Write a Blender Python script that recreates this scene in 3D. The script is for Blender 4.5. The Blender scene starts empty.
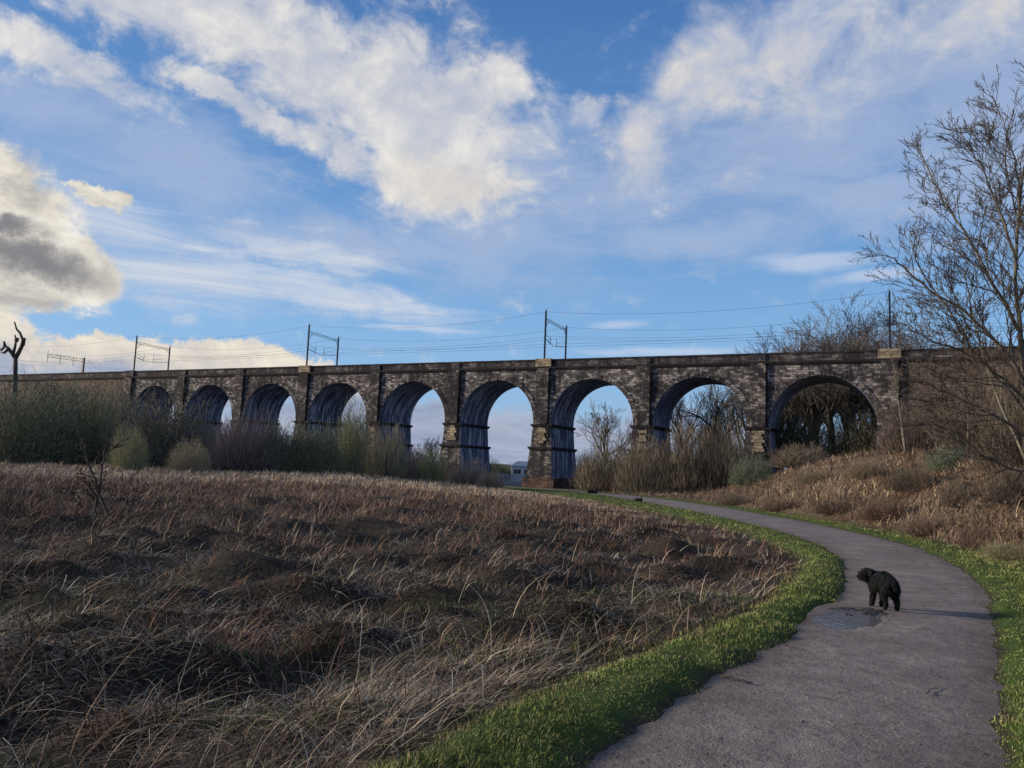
import bpy, bmesh, math, random
import numpy as np
from mathutils import Vector, Matrix, noise as mnoise

random.seed(7)
RNG = np.random.default_rng(11)
SC = bpy.context.scene
COL = SC.collection
rad = math.radians

# ------------------------------------------------------------------ render / view
SC.view_settings.view_transform = 'Standard'
SC.view_settings.look = 'None'
SC.view_settings.gamma = 1.0
SC.view_settings.exposure = 0.45
SC.render.resolution_x, SC.render.resolution_y = 1024, 768
SC.cycles.max_bounces = 5
SC.cycles.diffuse_bounces = 2
SC.cycles.glossy_bounces = 3
SC.cycles.transparent_max_bounces = 8
SC.cycles.use_denoising = True

# ------------------------------------------------------------------ camera
F, ROLL, PITCH, EYE = 760.0, rad(2.3), 0.1048, 1.6
cam = bpy.data.cameras.new('camera')
cam.sensor_width = 36.0
cam.lens = 36.0 * F / 1024
cam.clip_start, cam.clip_end = 0.1, 9000
camo = bpy.data.objects.new('camera', cam)
COL.objects.link(camo)
right0 = Vector((1, 0, 0)); fwd = Vector((0, math.cos(PITCH), math.sin(PITCH)))
up0 = Vector((0, -math.sin(PITCH), math.cos(PITCH)))
rx = right0 * math.cos(ROLL) + up0 * math.sin(ROLL)
ux = -right0 * math.sin(ROLL) + up0 * math.cos(ROLL)
camo.matrix_world = Matrix(((rx.x, ux.x, -fwd.x, 0), (rx.y, ux.y, -fwd.y, 0), (rx.z, ux.z, -fwd.z, EYE), (0, 0, 0, 1)))
SC.camera = camo


def ray(px, py):
    """direction of a sight line, scaled so that its horizontal depth (Y) is 1"""
    u, v = px - 512, py - 384
    d = rx * u - ux * v + fwd * F
    return d / d.y


def azel(px, py):
    d = ray(px, py)
    return math.degrees(math.atan2(d.x, d.y)), math.degrees(math.atan2(d.z, math.hypot(d.x, d.y)))


# ------------------------------------------------------------------ tagging
def tag(o, label=None, cat=None, group=None, kind=None):
    if label: o['label'] = label
    if cat: o['category'] = cat
    if group: o['group'] = group
    if kind: o['kind'] = kind
    return o


def empty(name, loc=(0, 0, 0), rz=0.0):
    o = bpy.data.objects.new(name, None)
    COL.objects.link(o)
    o.location = loc
    o.rotation_euler = (0, 0, rz)
    return o


def link(name, me, mat=None, parent=None, loc=(0, 0, 0), rz=0.0, scale=(1, 1, 1), color=None):
    o = bpy.data.objects.new(name, me)
    if mat is not None and len(me.materials) == 0:
        for m in (mat if isinstance(mat, (list, tuple)) else [mat]):
            me.materials.append(m)
    COL.objects.link(o)
    o.location = loc
    o.rotation_euler = (0, 0, rz)
    o.scale = scale
    if parent: o.parent = parent
    if color: o.color = (*color, 1)
    return o


# ------------------------------------------------------------------ numpy mesh helpers
def np_mesh(name, V, polys, cols=None, smooth=False, matidx=None):
    """V (n,3); polys list of (k,m) int arrays, all faces of one array have m corners"""
    me = bpy.data.meshes.new(name)
    me.vertices.add(len(V))
    me.vertices.foreach_set('co', np.asarray(V, np.float32).ravel())
    idx = np.concatenate([p.ravel() for p in polys]).astype(np.int32)
    tot = np.concatenate([np.full(len(p), p.shape[1]) for p in polys]).astype(np.int32)
    start = np.concatenate([[0], np.cumsum(tot)[:-1]]).astype(np.int32)
    me.loops.add(len(idx))
    me.loops.foreach_set('vertex_index', idx)
    me.polygons.add(len(tot))
    me.polygons.foreach_set('loop_start', start)
    if matidx is not None: me.polygons.foreach_set('material_index', np.asarray(matidx, np.int32))
    me.polygons.foreach_set('use_smooth', np.full(len(tot), smooth))
    me.update(calc_edges=True)
    if cols is not None:
        a = me.color_attributes.new('Col', 'FLOAT_COLOR', 'POINT')
        c = np.ones((len(V), 4), np.float32); c[:, :3] = cols
        a.data.foreach_set('color', c.ravel())
    return me


class MB:
    """collects boxes, tubes and polygons, builds ONE mesh"""
    def __init__(s): s.v, s.f, s.m = [], [], []

    def add(s, vs, fs, m=0):
        b = len(s.v); s.v += [tuple(v) for v in vs]
        for f in fs: s.f.append([b + i for i in f]); s.m.append(m)

    def box(s, x0, x1, y0, y1, z0, z1, m=0):
        s.add([(x0, y0, z0), (x1, y0, z0), (x1, y1, z0), (x0, y1, z0), (x0, y0, z1), (x1, y0, z1), (x1, y1, z1), (x0, y1, z1)],
              [(0, 3, 2, 1), (4, 5, 6, 7), (0, 1, 5, 4), (1, 2, 6, 5), (2, 3, 7, 6), (3, 0, 4, 7)], m)

    def tube(s, pts, radii, n=5, m=0, cap=True):
        pts = [Vector(p) for p in pts]
        if not hasattr(radii, '__len__'): radii = [radii] * len(pts)
        rings = []
        ref = None
        for i, p in enumerate(pts):
            t = (pts[min(i + 1, len(pts) - 1)] - pts[max(i - 1, 0)]).normalized()
            if ref is None: ref = t.orthogonal().normalized()
            ref = (ref - t * ref.dot(t))
            ref = ref.normalized() if ref.length > 1e-6 else t.orthogonal().normalized()
            b = t.cross(ref)
            rings.append([p + (ref * math.cos(2 * math.pi * k / n) + b * math.sin(2 * math.pi * k / n)) * radii[i] for k in range(n)])
        base = len(s.v)
        for r in rings: s.v += [tuple(q) for q in r]
        for i in range(len(pts) - 1):
            for k in range(n):
                a = base + i * n + k; b2 = base + i * n + (k + 1) % n
                s.f.append([a, b2, b2 + n, a + n]); s.m.append(m)
        if cap:
            s.f.append([base + k for k in reversed(range(n))]); s.m.append(m)
            e = base + (len(pts) - 1) * n
            s.f.append([e + k for k in range(n)]); s.m.append(m)

    def mesh(s, name, smooth=False):
        me = bpy.data.meshes.new(name)
        me.from_pydata(s.v, [], s.f)
        me.polygons.foreach_set('material_index', s.m)
        me.polygons.foreach_set('use_smooth', [smooth] * len(s.f))
        me.update()
        return me

    def build(s, name, mat, parent=None, **k):
        return link(name, s.mesh(name, k.pop('smooth', False)), mat, parent, **k)


def vnoise(x, y, seed=0):
    """value noise in [-1,1], vectorised"""
    x = np.asarray(x, float); y = np.asarray(y, float)
    xi = np.floor(x).astype(np.int64); yi = np.floor(y).astype(np.int64)
    fx = x - xi; fy = y - yi
    fx = fx * fx * (3 - 2 * fx); fy = fy * fy * (3 - 2 * fy)

    def h(a, b):
        n = (a * 374761393 + b * 668265263 + seed * 974711) & 0xffffffff
        n = ((n ^ (n >> 13)) * 1274126177) & 0xffffffff
        return ((n ^ (n >> 16)) & 0xffff) / 32767.5 - 1
    return (h(xi, yi) * (1 - fx) + h(xi + 1, yi) * fx) * (1 - fy) + (h(xi, yi + 1) * (1 - fx) + h(xi + 1, yi + 1) * fx) * fy


def fbm(x, y, seed=0, o=3):
    s = 0; a = 1; t = 0
    for i in range(o):
        s = s + a * vnoise(x * 2 ** i, y * 2 ** i, seed + i * 17); t += a; a *= .55
    return s / t


def sstep(a, b, x):
    t = np.clip((np.asarray(x, float) - a) / (b - a), 0, 1)
    return t * t * (3 - 2 * t)


# ------------------------------------------------------------------ path edges and terrain height
LE = np.array([(-8.0, -11.), (-4.6, -5.), (0.52, 4.47), (1.04, 5.43), (1.77, 6.47), (2.43, 7.34), (3.49, 8.86), (4.69, 10.99), (6.12, 13.8), (7.78, 17.64),
               (9.26, 22.73), (10.3, 29.74), (11.3, 44.96), (11.6, 65.), (11.3, 84.), (9.0, 103.), (4.2, 119.), (-0.4, 131.), (-3.2, 142.), (-6.5, 175.)])
RE = np.array([(-6.6, -11.), (-2.9, -5.), (3.0, 4.73), (4.35, 6.93), (6.41, 10.22), (7.97, 12.77), (9.78, 16.43), (11.99, 22.33), (13.2, 27.77), (14.7, 38.1),
               (16.0, 56.), (16.3, 75.), (14.9, 92.), (11.5, 108.), (6.2, 121.), (2.2, 131.5), (-0.4, 142.), (-3.6, 175.)])


def dense(P):
    t = np.linspace(P[0, 1], P[-1, 1], 900)
    x = np.interp(t, P[:, 1], P[:, 0])
    k = np.hanning(13); k /= k.sum()
    xs = np.convolve(np.pad(x, 6, 'edge'), k, 'valid')
    w = sstep(30, 45, t)
    x = xs
    return t, x


LT, LX = dense(LE); RT, RX = dense(RE)
LC = 1 / np.sqrt(1 + np.gradient(LX, LT) ** 2); RC = 1 / np.sqrt(1 + np.gradient(RX, RT) ** 2)


def dL(x, y):
    return (np.interp(y, LT, LX) - x) * np.interp(y, LT, LC)


def dR(x, y):
    return (x - np.interp(y, RT, RX)) * np.interp(y, RT, RC)


def vergeL(y):
    return np.interp(y, [0, 12, 18, 22, 46, 80, 130], [1.12, 1.0, .9, 1.3, 3.2, 6.0, 8.])


def vergeR(y):
    return np.interp(y, [0, 10, 16, 25, 46, 80, 130], [2.2, 2.0, 1.7, 1.3, 1.6, 2.2, 3.])


PC, PA, PB = (4.40, 9.80), (1.4 / 2.441, 2.0 / 2.441), (2.0 / 2.441, -1.4 / 2.441)


def basin(x, y):
    """shallow level hollow in the path where the puddle stands"""
    return sstep(1.9, 1.4, hollow(x, y))


def hollow(x, y):
    u = ((x - PC[0]) * PA[0] + (y - PC[1]) * PA[1]) / .92; v = ((x - PC[0]) * PB[0] + (y - PC[1]) * PB[1]) / .38
    return np.sqrt(u * u + v * v)


def ragged(x, y):
    """how far the turf creeps over the path edge or draws back"""
    return .08 * fbm(x / 1.1, y / 1.1, 201) + .05 * vnoise(x / .22, y / .22, 203) + .04 * vnoise(x / .1, y / .1, 205)


def height(x, y):
    x = np.asarray(x, float); y = np.asarray(y, float)
    z = -0.018 * np.clip(y, 0, 160)
    l = dL(x, y); r = dR(x, y)
    z = z + .0085 * np.clip(y - 8, 0, 150) * sstep(6, 30, l) + .008 * np.clip(y - 60, 0, 100) * sstep(12, 30, l)
    vl = vergeL(y); vr = vergeR(y)
    s = sstep(0.6, 1.0, l / vl) * 1.0
    s2 = sstep(.9, 2.6, l / vl)
    far = sstep(30, 8, y)
    fade = 1 - sstep(120, 170, np.abs(y)) * .6
    z = z - .12 * s - s2 * .22 * (.4 + .6 * far)
    z = z + s2 * fade * (.50 * fbm(x / 2.2, y / 1.3, 3) + .20 * vnoise(x / .9, y / .5, 9) * far)
    # grass verges stand a little proud of the worn path
    j = ragged(x, y)
    z = z + .08 * sstep(-.12, .30, l + j) + .08 * sstep(-.12, .30, r + j)
    z = z + .035 * sstep(-.1, .3, np.maximum(l, r)) * vnoise(x / .35, y / .35, 21) * sstep(25, 6, y)
    # bank on the right
    q = np.clip(r - vr, 0, None)
    amt = np.maximum(sstep(52, 22, y), sstep(.19, .46, x / np.maximum(y, 5)))
    b = 6.6 * (1 - np.exp(-q / 13.)) * amt
    b = b + sstep(0, 1.5, q) * amt * (.55 * fbm(x / 2.8, y / 2.8, 5) + .20 * vnoise(x / .9, y / .9, 6))
    z = z + b - .06 * basin(x, y)
    return z


# ------------------------------------------------------------------ materials
def new_mat(name):
    m = bpy.data.materials.new(name); m.use_nodes = True
    nt = m.node_tree; b = nt.nodes['Principled BSDF']
    return m, nt, b


def N(nt, typ, **k):
    n = nt.nodes.new(typ)
    ins = k.pop('ins', {})
    for a, v in k.items(): setattr(n, a, v)
    for a, v in ins.items():
        if hasattr(v, 'is_output'): nt.links.new(v, n.inputs[a])
        else: n.inputs[a].default_value = v
    return n


def ramp(nt, fac, stops):
    n = nt.nodes.new('ShaderNodeValToRGB'); e = n.color_ramp.elements
    while len(e) < len(stops): e.new(0.5)
    for i, (p, c) in enumerate(stops): e[i].position = p; e[i].color = (*c, 1) if len(c) == 3 else c
    nt.links.new(fac, n.inputs[0])
    return n.outputs[0]


def mixc(nt, fac, a, b, mode='MIX'):
    n = nt.nodes.new('ShaderNodeMix'); n.data_type = 'RGBA'; n.blend_type = mode
    for i, v in ((0, fac), (6, a), (7, b)):
        if hasattr(v, 'is_output'): nt.links.new(v, n.inputs[i])
        else: n.inputs[i].default_value = v if i == 0 or len(v) == 4 else (*v, 1)
    return n.outputs[2]


def math_(nt, op, a, b=0.0, c=0.0, clamp=False):
    n = nt.nodes.new('ShaderNodeMath'); n.operation = op; n.use_clamp = clamp
    for i, v in enumerate((a, b, c)):
        if hasattr(v, 'is_output'): nt.links.new(v, n.inputs[i])
        else: n.inputs[i].default_value = v
    return n.outputs[0]


def noise_(nt, vec, scale, detail=4, rough=.55, dist=0.0):
    return N(nt, 'ShaderNodeTexNoise', ins={'Vector': vec, 'Scale': scale, 'Detail': detail, 'Roughness': rough, 'Distortion': dist}).outputs[0]


def bump_(nt, b, h, strength, dist):
    n = N(nt, 'ShaderNodeBump', ins={'Height': h, 'Strength': strength, 'Distance': dist})
    nt.links.new(n.outputs[0], b.inputs['Normal'])


def mat_vcol(name, rough=.85, var=.35, scale=3., trans=0.0):
    m, nt, b = new_mat(name)
    a = N(nt, 'ShaderNodeAttribute', attribute_name='Col').outputs[0]
    g = N(nt, 'ShaderNodeNewGeometry').outputs['Position']
    n = noise_(nt, g, scale)
    v = math_(nt, 'MULTIPLY_ADD', n, 2 * var, 1 - var)
    h = N(nt, 'ShaderNodeVectorMath', operation='SCALE', ins={0: a, 3: v}).outputs[0]
    nt.links.new(h, b.inputs['Base Color'])
    b.inputs['Roughness'].default_value = rough
    b.inputs['Specular IOR Level'].default_value = .15
    return m


def mat_simple(name, col, rough=.7, metal=0., var=.25, scale=4., bump=0., bscale=20., spec=.3, obj=True):
    m, nt, b = new_mat(name)
    t = N(nt, 'ShaderNodeTexCoord').outputs['Object' if obj else 'Generated']
    n = noise_(nt, t, scale, 5)
    c = mixc(nt, n, tuple(x * (1 - var) for x in col), tuple(x * (1 + var) for x in col))
    nt.links.new(c, b.inputs['Base Color'])
    b.inputs['Roughness'].default_value = rough; b.inputs['Metallic'].default_value = metal
    b.inputs['Specular IOR Level'].default_value = spec
    if bump: bump_(nt, b, noise_(nt, t, bscale, 4), bump, .02)
    return m


def mat_twig(name, var=.3):
    """colour of the object itself, each stroke a little different"""
    m, nt, b = new_mat(name)
    oc = N(nt, 'ShaderNodeObjectInfo').outputs['Color']
    a = N(nt, 'ShaderNodeAttribute', attribute_name='Col').outputs[0]
    c = mixc(nt, 1.0, oc, a, 'MULTIPLY')
    nt.links.new(c, b.inputs['Base Color'])
    b.inputs['Roughness'].default_value = .85
    b.inputs['Specular IOR Level'].default_value = .12
    return m


M = {}
M['blade'] = mat_vcol('dry stems', .8, .3, 2.)
M['grass'] = mat_vcol('green grass', .7, .3, 3.)
M['twig'] = mat_twig('twigs')


def mat_bark(name, c1, c2, scale=6.):
    m, nt, b = new_mat(name)
    t = N(nt, 'ShaderNodeTexCoord').outputs['Object']
    mp = N(nt, 'ShaderNodeMapping', ins={'Vector': t, 'Scale': (1, 1, .3)}).outputs[0]
    n = noise_(nt, mp, scale, 6, .65)
    nt.links.new(ramp(nt, n, [(.32, c1), (.68, c2)]), b.inputs['Base Color'])
    b.inputs['Roughness'].default_value = .85; b.inputs['Specular IOR Level'].default_value = .15
    bump_(nt, b, n, .5, .03)
    return m


M['bark'] = mat_bark('grey brown bark', (.035, .03, .026), (.11, .095, .08))
M['bark_pale'] = mat_bark('pale mottled bark', (.05, .045, .035), (.20, .18, .14))
M['bark_dead'] = mat_bark('dead wood', (.03, .026, .024), (.10, .085, .075), 3.)

# ground sheet
m, nt, b = new_mat('earth and turf')
a = N(nt, 'ShaderNodeAttribute', attribute_name='Col').outputs[0]
g = N(nt, 'ShaderNodeNewGeometry').outputs['Position']
n1 = noise_(nt, g, 1.3, 8, .65); n2 = noise_(nt, g, 14, 5, .6)
v = math_(nt, 'MULTIPLY_ADD', n1, 1.1, .45)
v = math_(nt, 'MULTIPLY', v, math_(nt, 'MULTIPLY_ADD', n2, .9, .55))
nt.links.new(N(nt, 'ShaderNodeVectorMath', operation='SCALE', ins={0: a, 3: v}).outputs[0], b.inputs['Base Color'])
b.inputs['Roughness'].default_value = .95; b.inputs['Specular IOR Level'].default_value = .1
bump_(nt, b, n2, .6, .05)
M['ground'] = m

# path: compacted grit, muddy edges, worn lighter in the middle
m, nt, b = new_mat('compacted grit')
g = N(nt, 'ShaderNodeNewGeometry').outputs['Position']
at = N(nt, 'ShaderNodeAttribute', attribute_name='Col').outputs[0]
n1 = noise_(nt, g, .8, 6, .6, .6); n2 = noise_(nt, g, 55, 3, .7); n3 = noise_(nt, g, 6, 6, .7)
c = ramp(nt, n1, [(.32, (.14, .117, .107)), (.5, (.205, .175, .162)), (.68, (.275, .238, .22))])
n4 = noise_(nt, g, 2.1, 5, .7, 1.2)
c = mixc(nt, ramp(nt, n4, [(.56, (0, 0, 0)), (.66, (.75, .75, .75))]), c, (.10, .078, .064))
c = mixc(nt, ramp(nt, noise_(nt, g, 19, 4, .7), [(.58, (0, 0, 0)), (.70, (.6, .6, .6))]), c, (.09, .07, .06))
c = mixc(nt, ramp(nt, n3, [(.40, (0, 0, 0)), (.62, (1, 1, 1))]), c, mixc(nt, .42, c, (.08, .066, .062)), 'MIX')
c = mixc(nt, ramp(nt, n2, [(.56, (0, 0, 0)), (.72, (1, 1, 1))]), c, (.36, .33, .31))
c = mixc(nt, ramp(nt, n2, [(.30, (1, 1, 1)), (.40, (0, 0, 0))]), c, (.06, .055, .06))
c = mixc(nt, at, c, (.07, .052, .04))
nt.links.new(c, b.inputs['Base Color'])
b.inputs['Roughness'].default_value = .8; b.inputs['Specular IOR Level'].default_value = .25
bump_(nt, b, math_(nt, 'ADD', n2, math_(nt, 'MULTIPLY', n3, 3.0)), .8, .025)
M['path'] = m

# puddle
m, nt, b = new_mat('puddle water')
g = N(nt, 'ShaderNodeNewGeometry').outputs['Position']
b.inputs['Base Color'].default_value = (.13, .13, .14, 1)  # grey base stands in for bright sky reflection the water lacks at this angle
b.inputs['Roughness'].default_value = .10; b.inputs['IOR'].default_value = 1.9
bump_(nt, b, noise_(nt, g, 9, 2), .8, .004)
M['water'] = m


# masonry
def stone_mat(name, dark, mid, pale, palefrac, bw=.95, rh=.42, soot=.5, soots=.16):
    m, nt, b = new_mat(name)
    t = N(nt, 'ShaderNodeTexCoord').outputs['Object']
    s = N(nt, 'ShaderNodeSeparateXYZ', ins={0: t})
    u = math_(nt, 'ADD', s.outputs[0], s.outputs[1])
    vec = N(nt, 'ShaderNodeCombineXYZ', ins={0: u, 1: s.outputs[2]}).outputs[0]
    jit = N(nt, 'ShaderNodeVectorMath', operation='ADD', ins={0: vec, 1: N(nt, 'ShaderNodeVectorMath', operation='SCALE', ins={
        0: N(nt, 'ShaderNodeTexNoise', ins={'Vector': vec, 'Scale': 1.3}).outputs[1], 3: .12}).outputs[0]}).outputs[0]
    br = N(nt, 'ShaderNodeTexBrick', ins={'Vector': jit, 'Color1': (0, 0, 0, 1), 'Color2': (1, 1, 1, 1), 'Mortar': (.35, .35, .35, 1), 'Scale': 1.0,
                                         'Mortar Size': .022, 'Brick Width': bw, 'Row Height': rh})
    big = noise_(nt, vec, soots, 6, .6, 1.)
    fine = noise_(nt, vec, 1.9, 6, .78)
    val = math_(nt, 'ADD', math_(nt, 'MULTIPLY', br.outputs[0], .34), math_(nt, 'MULTIPLY', fine, .66))
    c = ramp(nt, val, [(.25, dark), (.48, mid), (palefrac, pale)])
    # run-off stains in vertical streaks
    sv = N(nt, 'ShaderNodeCombineXYZ', ins={0: u, 1: math_(nt, 'MULTIPLY', s.outputs[2], .14)}).outputs[0]
    st = noise_(nt, sv, .9, 5, .6)
    k = math_(nt, 'ADD', math_(nt, 'MULTIPLY', big, .6), math_(nt, 'MULTIPLY', st, .4))
    c = mixc(nt, ramp(nt, k, [(soot - .09, (0, 0, 0)), (soot + .06, (.92, .92, .92))]), c, (.018, .016, .021))
    lime = noise_(nt, N(nt, 'ShaderNodeCombineXYZ', ins={0: u, 1: math_(nt, 'MULTIPLY', s.outputs[2], .22)}).outputs[0], 1.7, 6, .75)
    c = mixc(nt, ramp(nt, lime, [(.58, (0, 0, 0)), (.68, (.6, .6, .6))]), c, (.40, .38, .38))
    c = mixc(nt, math_(nt, 'MULTIPLY', br.outputs[1], .6), c, (.05, .045, .045))
    nt.links.new(c, b.inputs['Base Color'])
    b.inputs['Roughness'].default_value = .9; b.inputs['Specular IOR Level'].default_value = .15
    bump_(nt, b, math_(nt, 'SUBTRACT', math_(nt, 'MULTIPLY', val, 1.), br.outputs[1]), .8, .12)
    return m


M['stone'] = stone_mat('sooty sandstone blocks', (.034, .031, .037), (.115, .10, .104), (.44, .40, .375), .66, .75, .36, soot=.515)
M['parapet'] = stone_mat('blackened parapet stone', (.028, .025, .031), (.075, .065, .07), (.26, .23, .22), .76, 1.0, .45, .49)
M['pierstone'] = stone_mat('pier stone', (.026, .023, .029), (.082, .072, .074), (.36, .32, .27), .70, .8, .4, .50)
M['band'] = stone_mat('black dressed band stone', (.02, .018, .02), (.035, .03, .032), (.07, .06, .055), .8, 1.5, .9, .45)
M['yellow'] = stone_mat('buff coping stone', (.11, .09, .065), (.25, .20, .14), (.42, .34, .235), .72, 1.4, .5, .72)
M['abut'] = stone_mat('brown abutment stone', (.042, .032, .027), (.105, .08, .063), (.21, .165, .13), .76, .95, .42, .60, .08)
M['redstone'] = stone_mat('red plinth stone', (.04, .026, .024), (.11, .062, .05), (.2, .12, .09), .76, .9, .35, .53)

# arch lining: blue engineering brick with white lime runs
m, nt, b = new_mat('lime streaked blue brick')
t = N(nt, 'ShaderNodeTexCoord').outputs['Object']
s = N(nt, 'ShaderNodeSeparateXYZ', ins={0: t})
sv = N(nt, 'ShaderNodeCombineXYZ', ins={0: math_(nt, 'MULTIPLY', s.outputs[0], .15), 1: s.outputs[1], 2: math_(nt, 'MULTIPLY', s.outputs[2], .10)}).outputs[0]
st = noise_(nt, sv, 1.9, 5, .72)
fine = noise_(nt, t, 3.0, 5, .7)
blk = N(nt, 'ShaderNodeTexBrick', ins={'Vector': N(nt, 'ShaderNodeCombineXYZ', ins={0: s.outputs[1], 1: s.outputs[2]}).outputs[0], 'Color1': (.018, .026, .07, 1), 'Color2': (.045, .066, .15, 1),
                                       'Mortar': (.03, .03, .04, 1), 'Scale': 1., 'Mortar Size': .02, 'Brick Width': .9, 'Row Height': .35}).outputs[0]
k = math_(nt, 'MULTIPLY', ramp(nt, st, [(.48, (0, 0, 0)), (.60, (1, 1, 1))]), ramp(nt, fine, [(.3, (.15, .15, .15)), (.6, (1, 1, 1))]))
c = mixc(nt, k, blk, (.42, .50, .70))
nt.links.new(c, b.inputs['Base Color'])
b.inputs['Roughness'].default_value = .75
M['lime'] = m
M['steel'] = mat_simple('galvanised dark steel', (.06, .065, .075), .6, .5)
M['wire'] = mat_simple('dark wire', (.12, .12, .14), .7, 0.)
M['ballast'] = mat_simple('ballast', (.10, .09, .085), .95, 0, .4, 8)
M['log'] = mat_simple('rotting log', (.03, .025, .02), .9, 0, .4, 8, .6, 14)
M['pale_fence'] = mat_simple('grey galvanised palisade', (.42, .46, .54), .6, .0, .12)
M['white_wall'] = mat_simple('white render', (.75, .78, .82), .8, 0, .06)
M['slate'] = mat_simple('blue grey roof sheet', (.16, .22, .32), .7, 0, .1)
M['glass'] = mat_simple('dark window glass', (.03, .04, .05), .15, 0, .1, spec=.6)

# ------------------------------------------------------------------ sky
SUN_AZ, SUN_EL = -84.0, 15.0        # azimuth from +Y (positive towards +X)
world = bpy.data.worlds.new('World'); SC.world = world; world.use_nodes = True
nt = world.node_tree
for n in list(nt.nodes): nt.nodes.remove(n)
out = nt.nodes.new('ShaderNodeOutputWorld'); bg = nt.nodes.new('ShaderNodeBackground')
nt.links.new(bg.outputs[0], out.inputs[0])
sky = nt.nodes.new('ShaderNodeTexSky'); sky.sky_type = 'NISHITA'; sky.sun_disc = False
sky.sun_elevation = rad(SUN_EL); sky.sun_rotation = rad(SUN_AZ)
sky.air_density = 1.0; sky.dust_density = .6; sky.ozone_density = 2.0; sky.altitude = 20
SKY_STR = .1
bg.inputs['Strength'].default_value = SKY_STR
dvec = N(nt, 'ShaderNodeTexCoord').outputs['Generated']
sp = N(nt, 'ShaderNodeSeparateXYZ', ins={0: dvec})
az = math_(nt, 'MULTIPLY', math_(nt, 'ARCTAN2', sp.outputs[0], sp.outputs[1]), 57.2958)
el = math_(nt, 'MULTIPLY', math_(nt, 'ARCSINE', sp.outputs[2]), 57.2958)
ae = N(nt, 'ShaderNodeCombineXYZ', ins={0: az, 1: el}).outputs[0]
# ragged edges: warp the angular coordinates with two octaves of noise
w1 = N(nt, 'ShaderNodeTexNoise', ins={'Vector': ae, 'Scale': .13, 'Detail': 6, 'Roughness': .70}).outputs[1]
w1 = N(nt, 'ShaderNodeVectorMath', operation='SUBTRACT', ins={0: w1, 1: (.5, .5, .5)}).outputs[0]
w1 = N(nt, 'ShaderNodeVectorMath', operation='MULTIPLY', ins={0: w1, 1: (7.5, 5.5, 0)}).outputs[0]
wa = N(nt, 'ShaderNodeVectorMath', operation='ADD', ins={0: ae, 1: w1}).outputs[0]


def blob(px, py, rxp, ryp, rotdeg=0, soft=1.0, vec=None):
    """an ellipse of cloud on the sky sphere, centre, half sizes in degrees"""
    a, e = azel(px, py)
    k = 1 / 13.3
    mp = N(nt, 'ShaderNodeMapping', vector_type='TEXTURE', ins={'Vector': vec or wa, 'Location': (a, e, 0), 'Rotation': (0, 0, rad(rotdeg)), 'Scale': (rxp * k, ryp * k, 1)}).outputs[0]
    mp = N(nt, 'ShaderNodeVectorMath', operation='MULTIPLY', ins={0: mp, 1: (1, 1, 0)}).outputs[0]
    l = N(nt, 'ShaderNodeVectorMath', operation='LENGTH', ins={0: mp}).outputs['Value']
    return N(nt, 'ShaderNodeMapRange', interpolation_type='SMOOTHSTEP', ins={'Value': l, 'From Min': 1.25, 'From Max': max(0., 1.25 - 1.25 * soft), 'To Min': 0., 'To Max': 1.}).outputs[0]


def union(bs):
    r = bs[0]
    for x in bs[1:]: r = math_(nt, 'MAXIMUM', r, x)
    return r


fine = noise_(nt, N(nt, 'ShaderNodeMapping', ins={'Vector': ae, 'Rotation': (0, 0, rad(25)), 'Scale': (.7, 1.05, 1)}).outputs[0], .32, 8, .64, .35)
med = noise_(nt, ae, .17, 7, .62, .4)
streak = noise_(nt, N(nt, 'ShaderNodeMapping', ins={'Vector': ae, 'Rotation': (0, 0, rad(9)), 'Scale': (.12, 1., 1)}).outputs[0], .55, 5, .66, .7)
streak2 = noise_(nt, N(nt, 'ShaderNodeMapping', ins={'Vector': ae, 'Rotation': (0, 0, rad(-24)), 'Scale': (.22, .8, 1)}).outputs[0], .34, 5, .68, 1.2)
SU = math_(nt, 'ADD', math_(nt, 'MULTIPLY', fine, .78), math_(nt, 'MULTIPLY', streak2, .22))
SB = math_(nt, 'ADD', math_(nt, 'MULTIPLY', fine, .45), math_(nt, 'MULTIPLY', med, .55))


def edge(mask, tex, amp, lo, hi):
    s = math_(nt, 'ADD', mask, math_(nt, 'MULTIPLY', math_(nt, 'SUBTRACT', tex, .5), amp))
    return N(nt, 'ShaderNodeMapRange', interpolation_type='SMOOTHSTEP', ins={'Value': s, 'From Min': lo, 'From Max': hi}).outputs[0]


# broken altocumulus, upper left to centre, and the diagonal one to the right
A = union([blob(190, 10, 210, 50, -8), blob(310, 62, 160, 66, -20), blob(420, 100, 170, 84, -10), blob(440, 160, 120, 76, -8), blob(465, 195, 56, 38, -10),
           blob(240, 106, 100, 20, -8), blob(60, 48, 84, 26, -14), blob(500, 85, 56, 30, -10), blob(340, 140, 90, 34, -30)])
Bc = union([blob(648, 130, 84, 48, 30), blob(715, 66, 120, 66, 32), blob(810, 20, 200, 70, 10), blob(650, 160, 60, 36, 20), blob(940, 36, 200, 48, 14), blob(585, 116, 34, 22, 0)])
A2 = blob(438, 178, 92, 46, -10)
mA = math_(nt, 'MAXIMUM', edge(A, SU, 2.1, .05, .80), edge(A2, SB, 1.3, .12, .60))
mB = edge(Bc, SB, 2.0, .10, 1.0)
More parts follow.
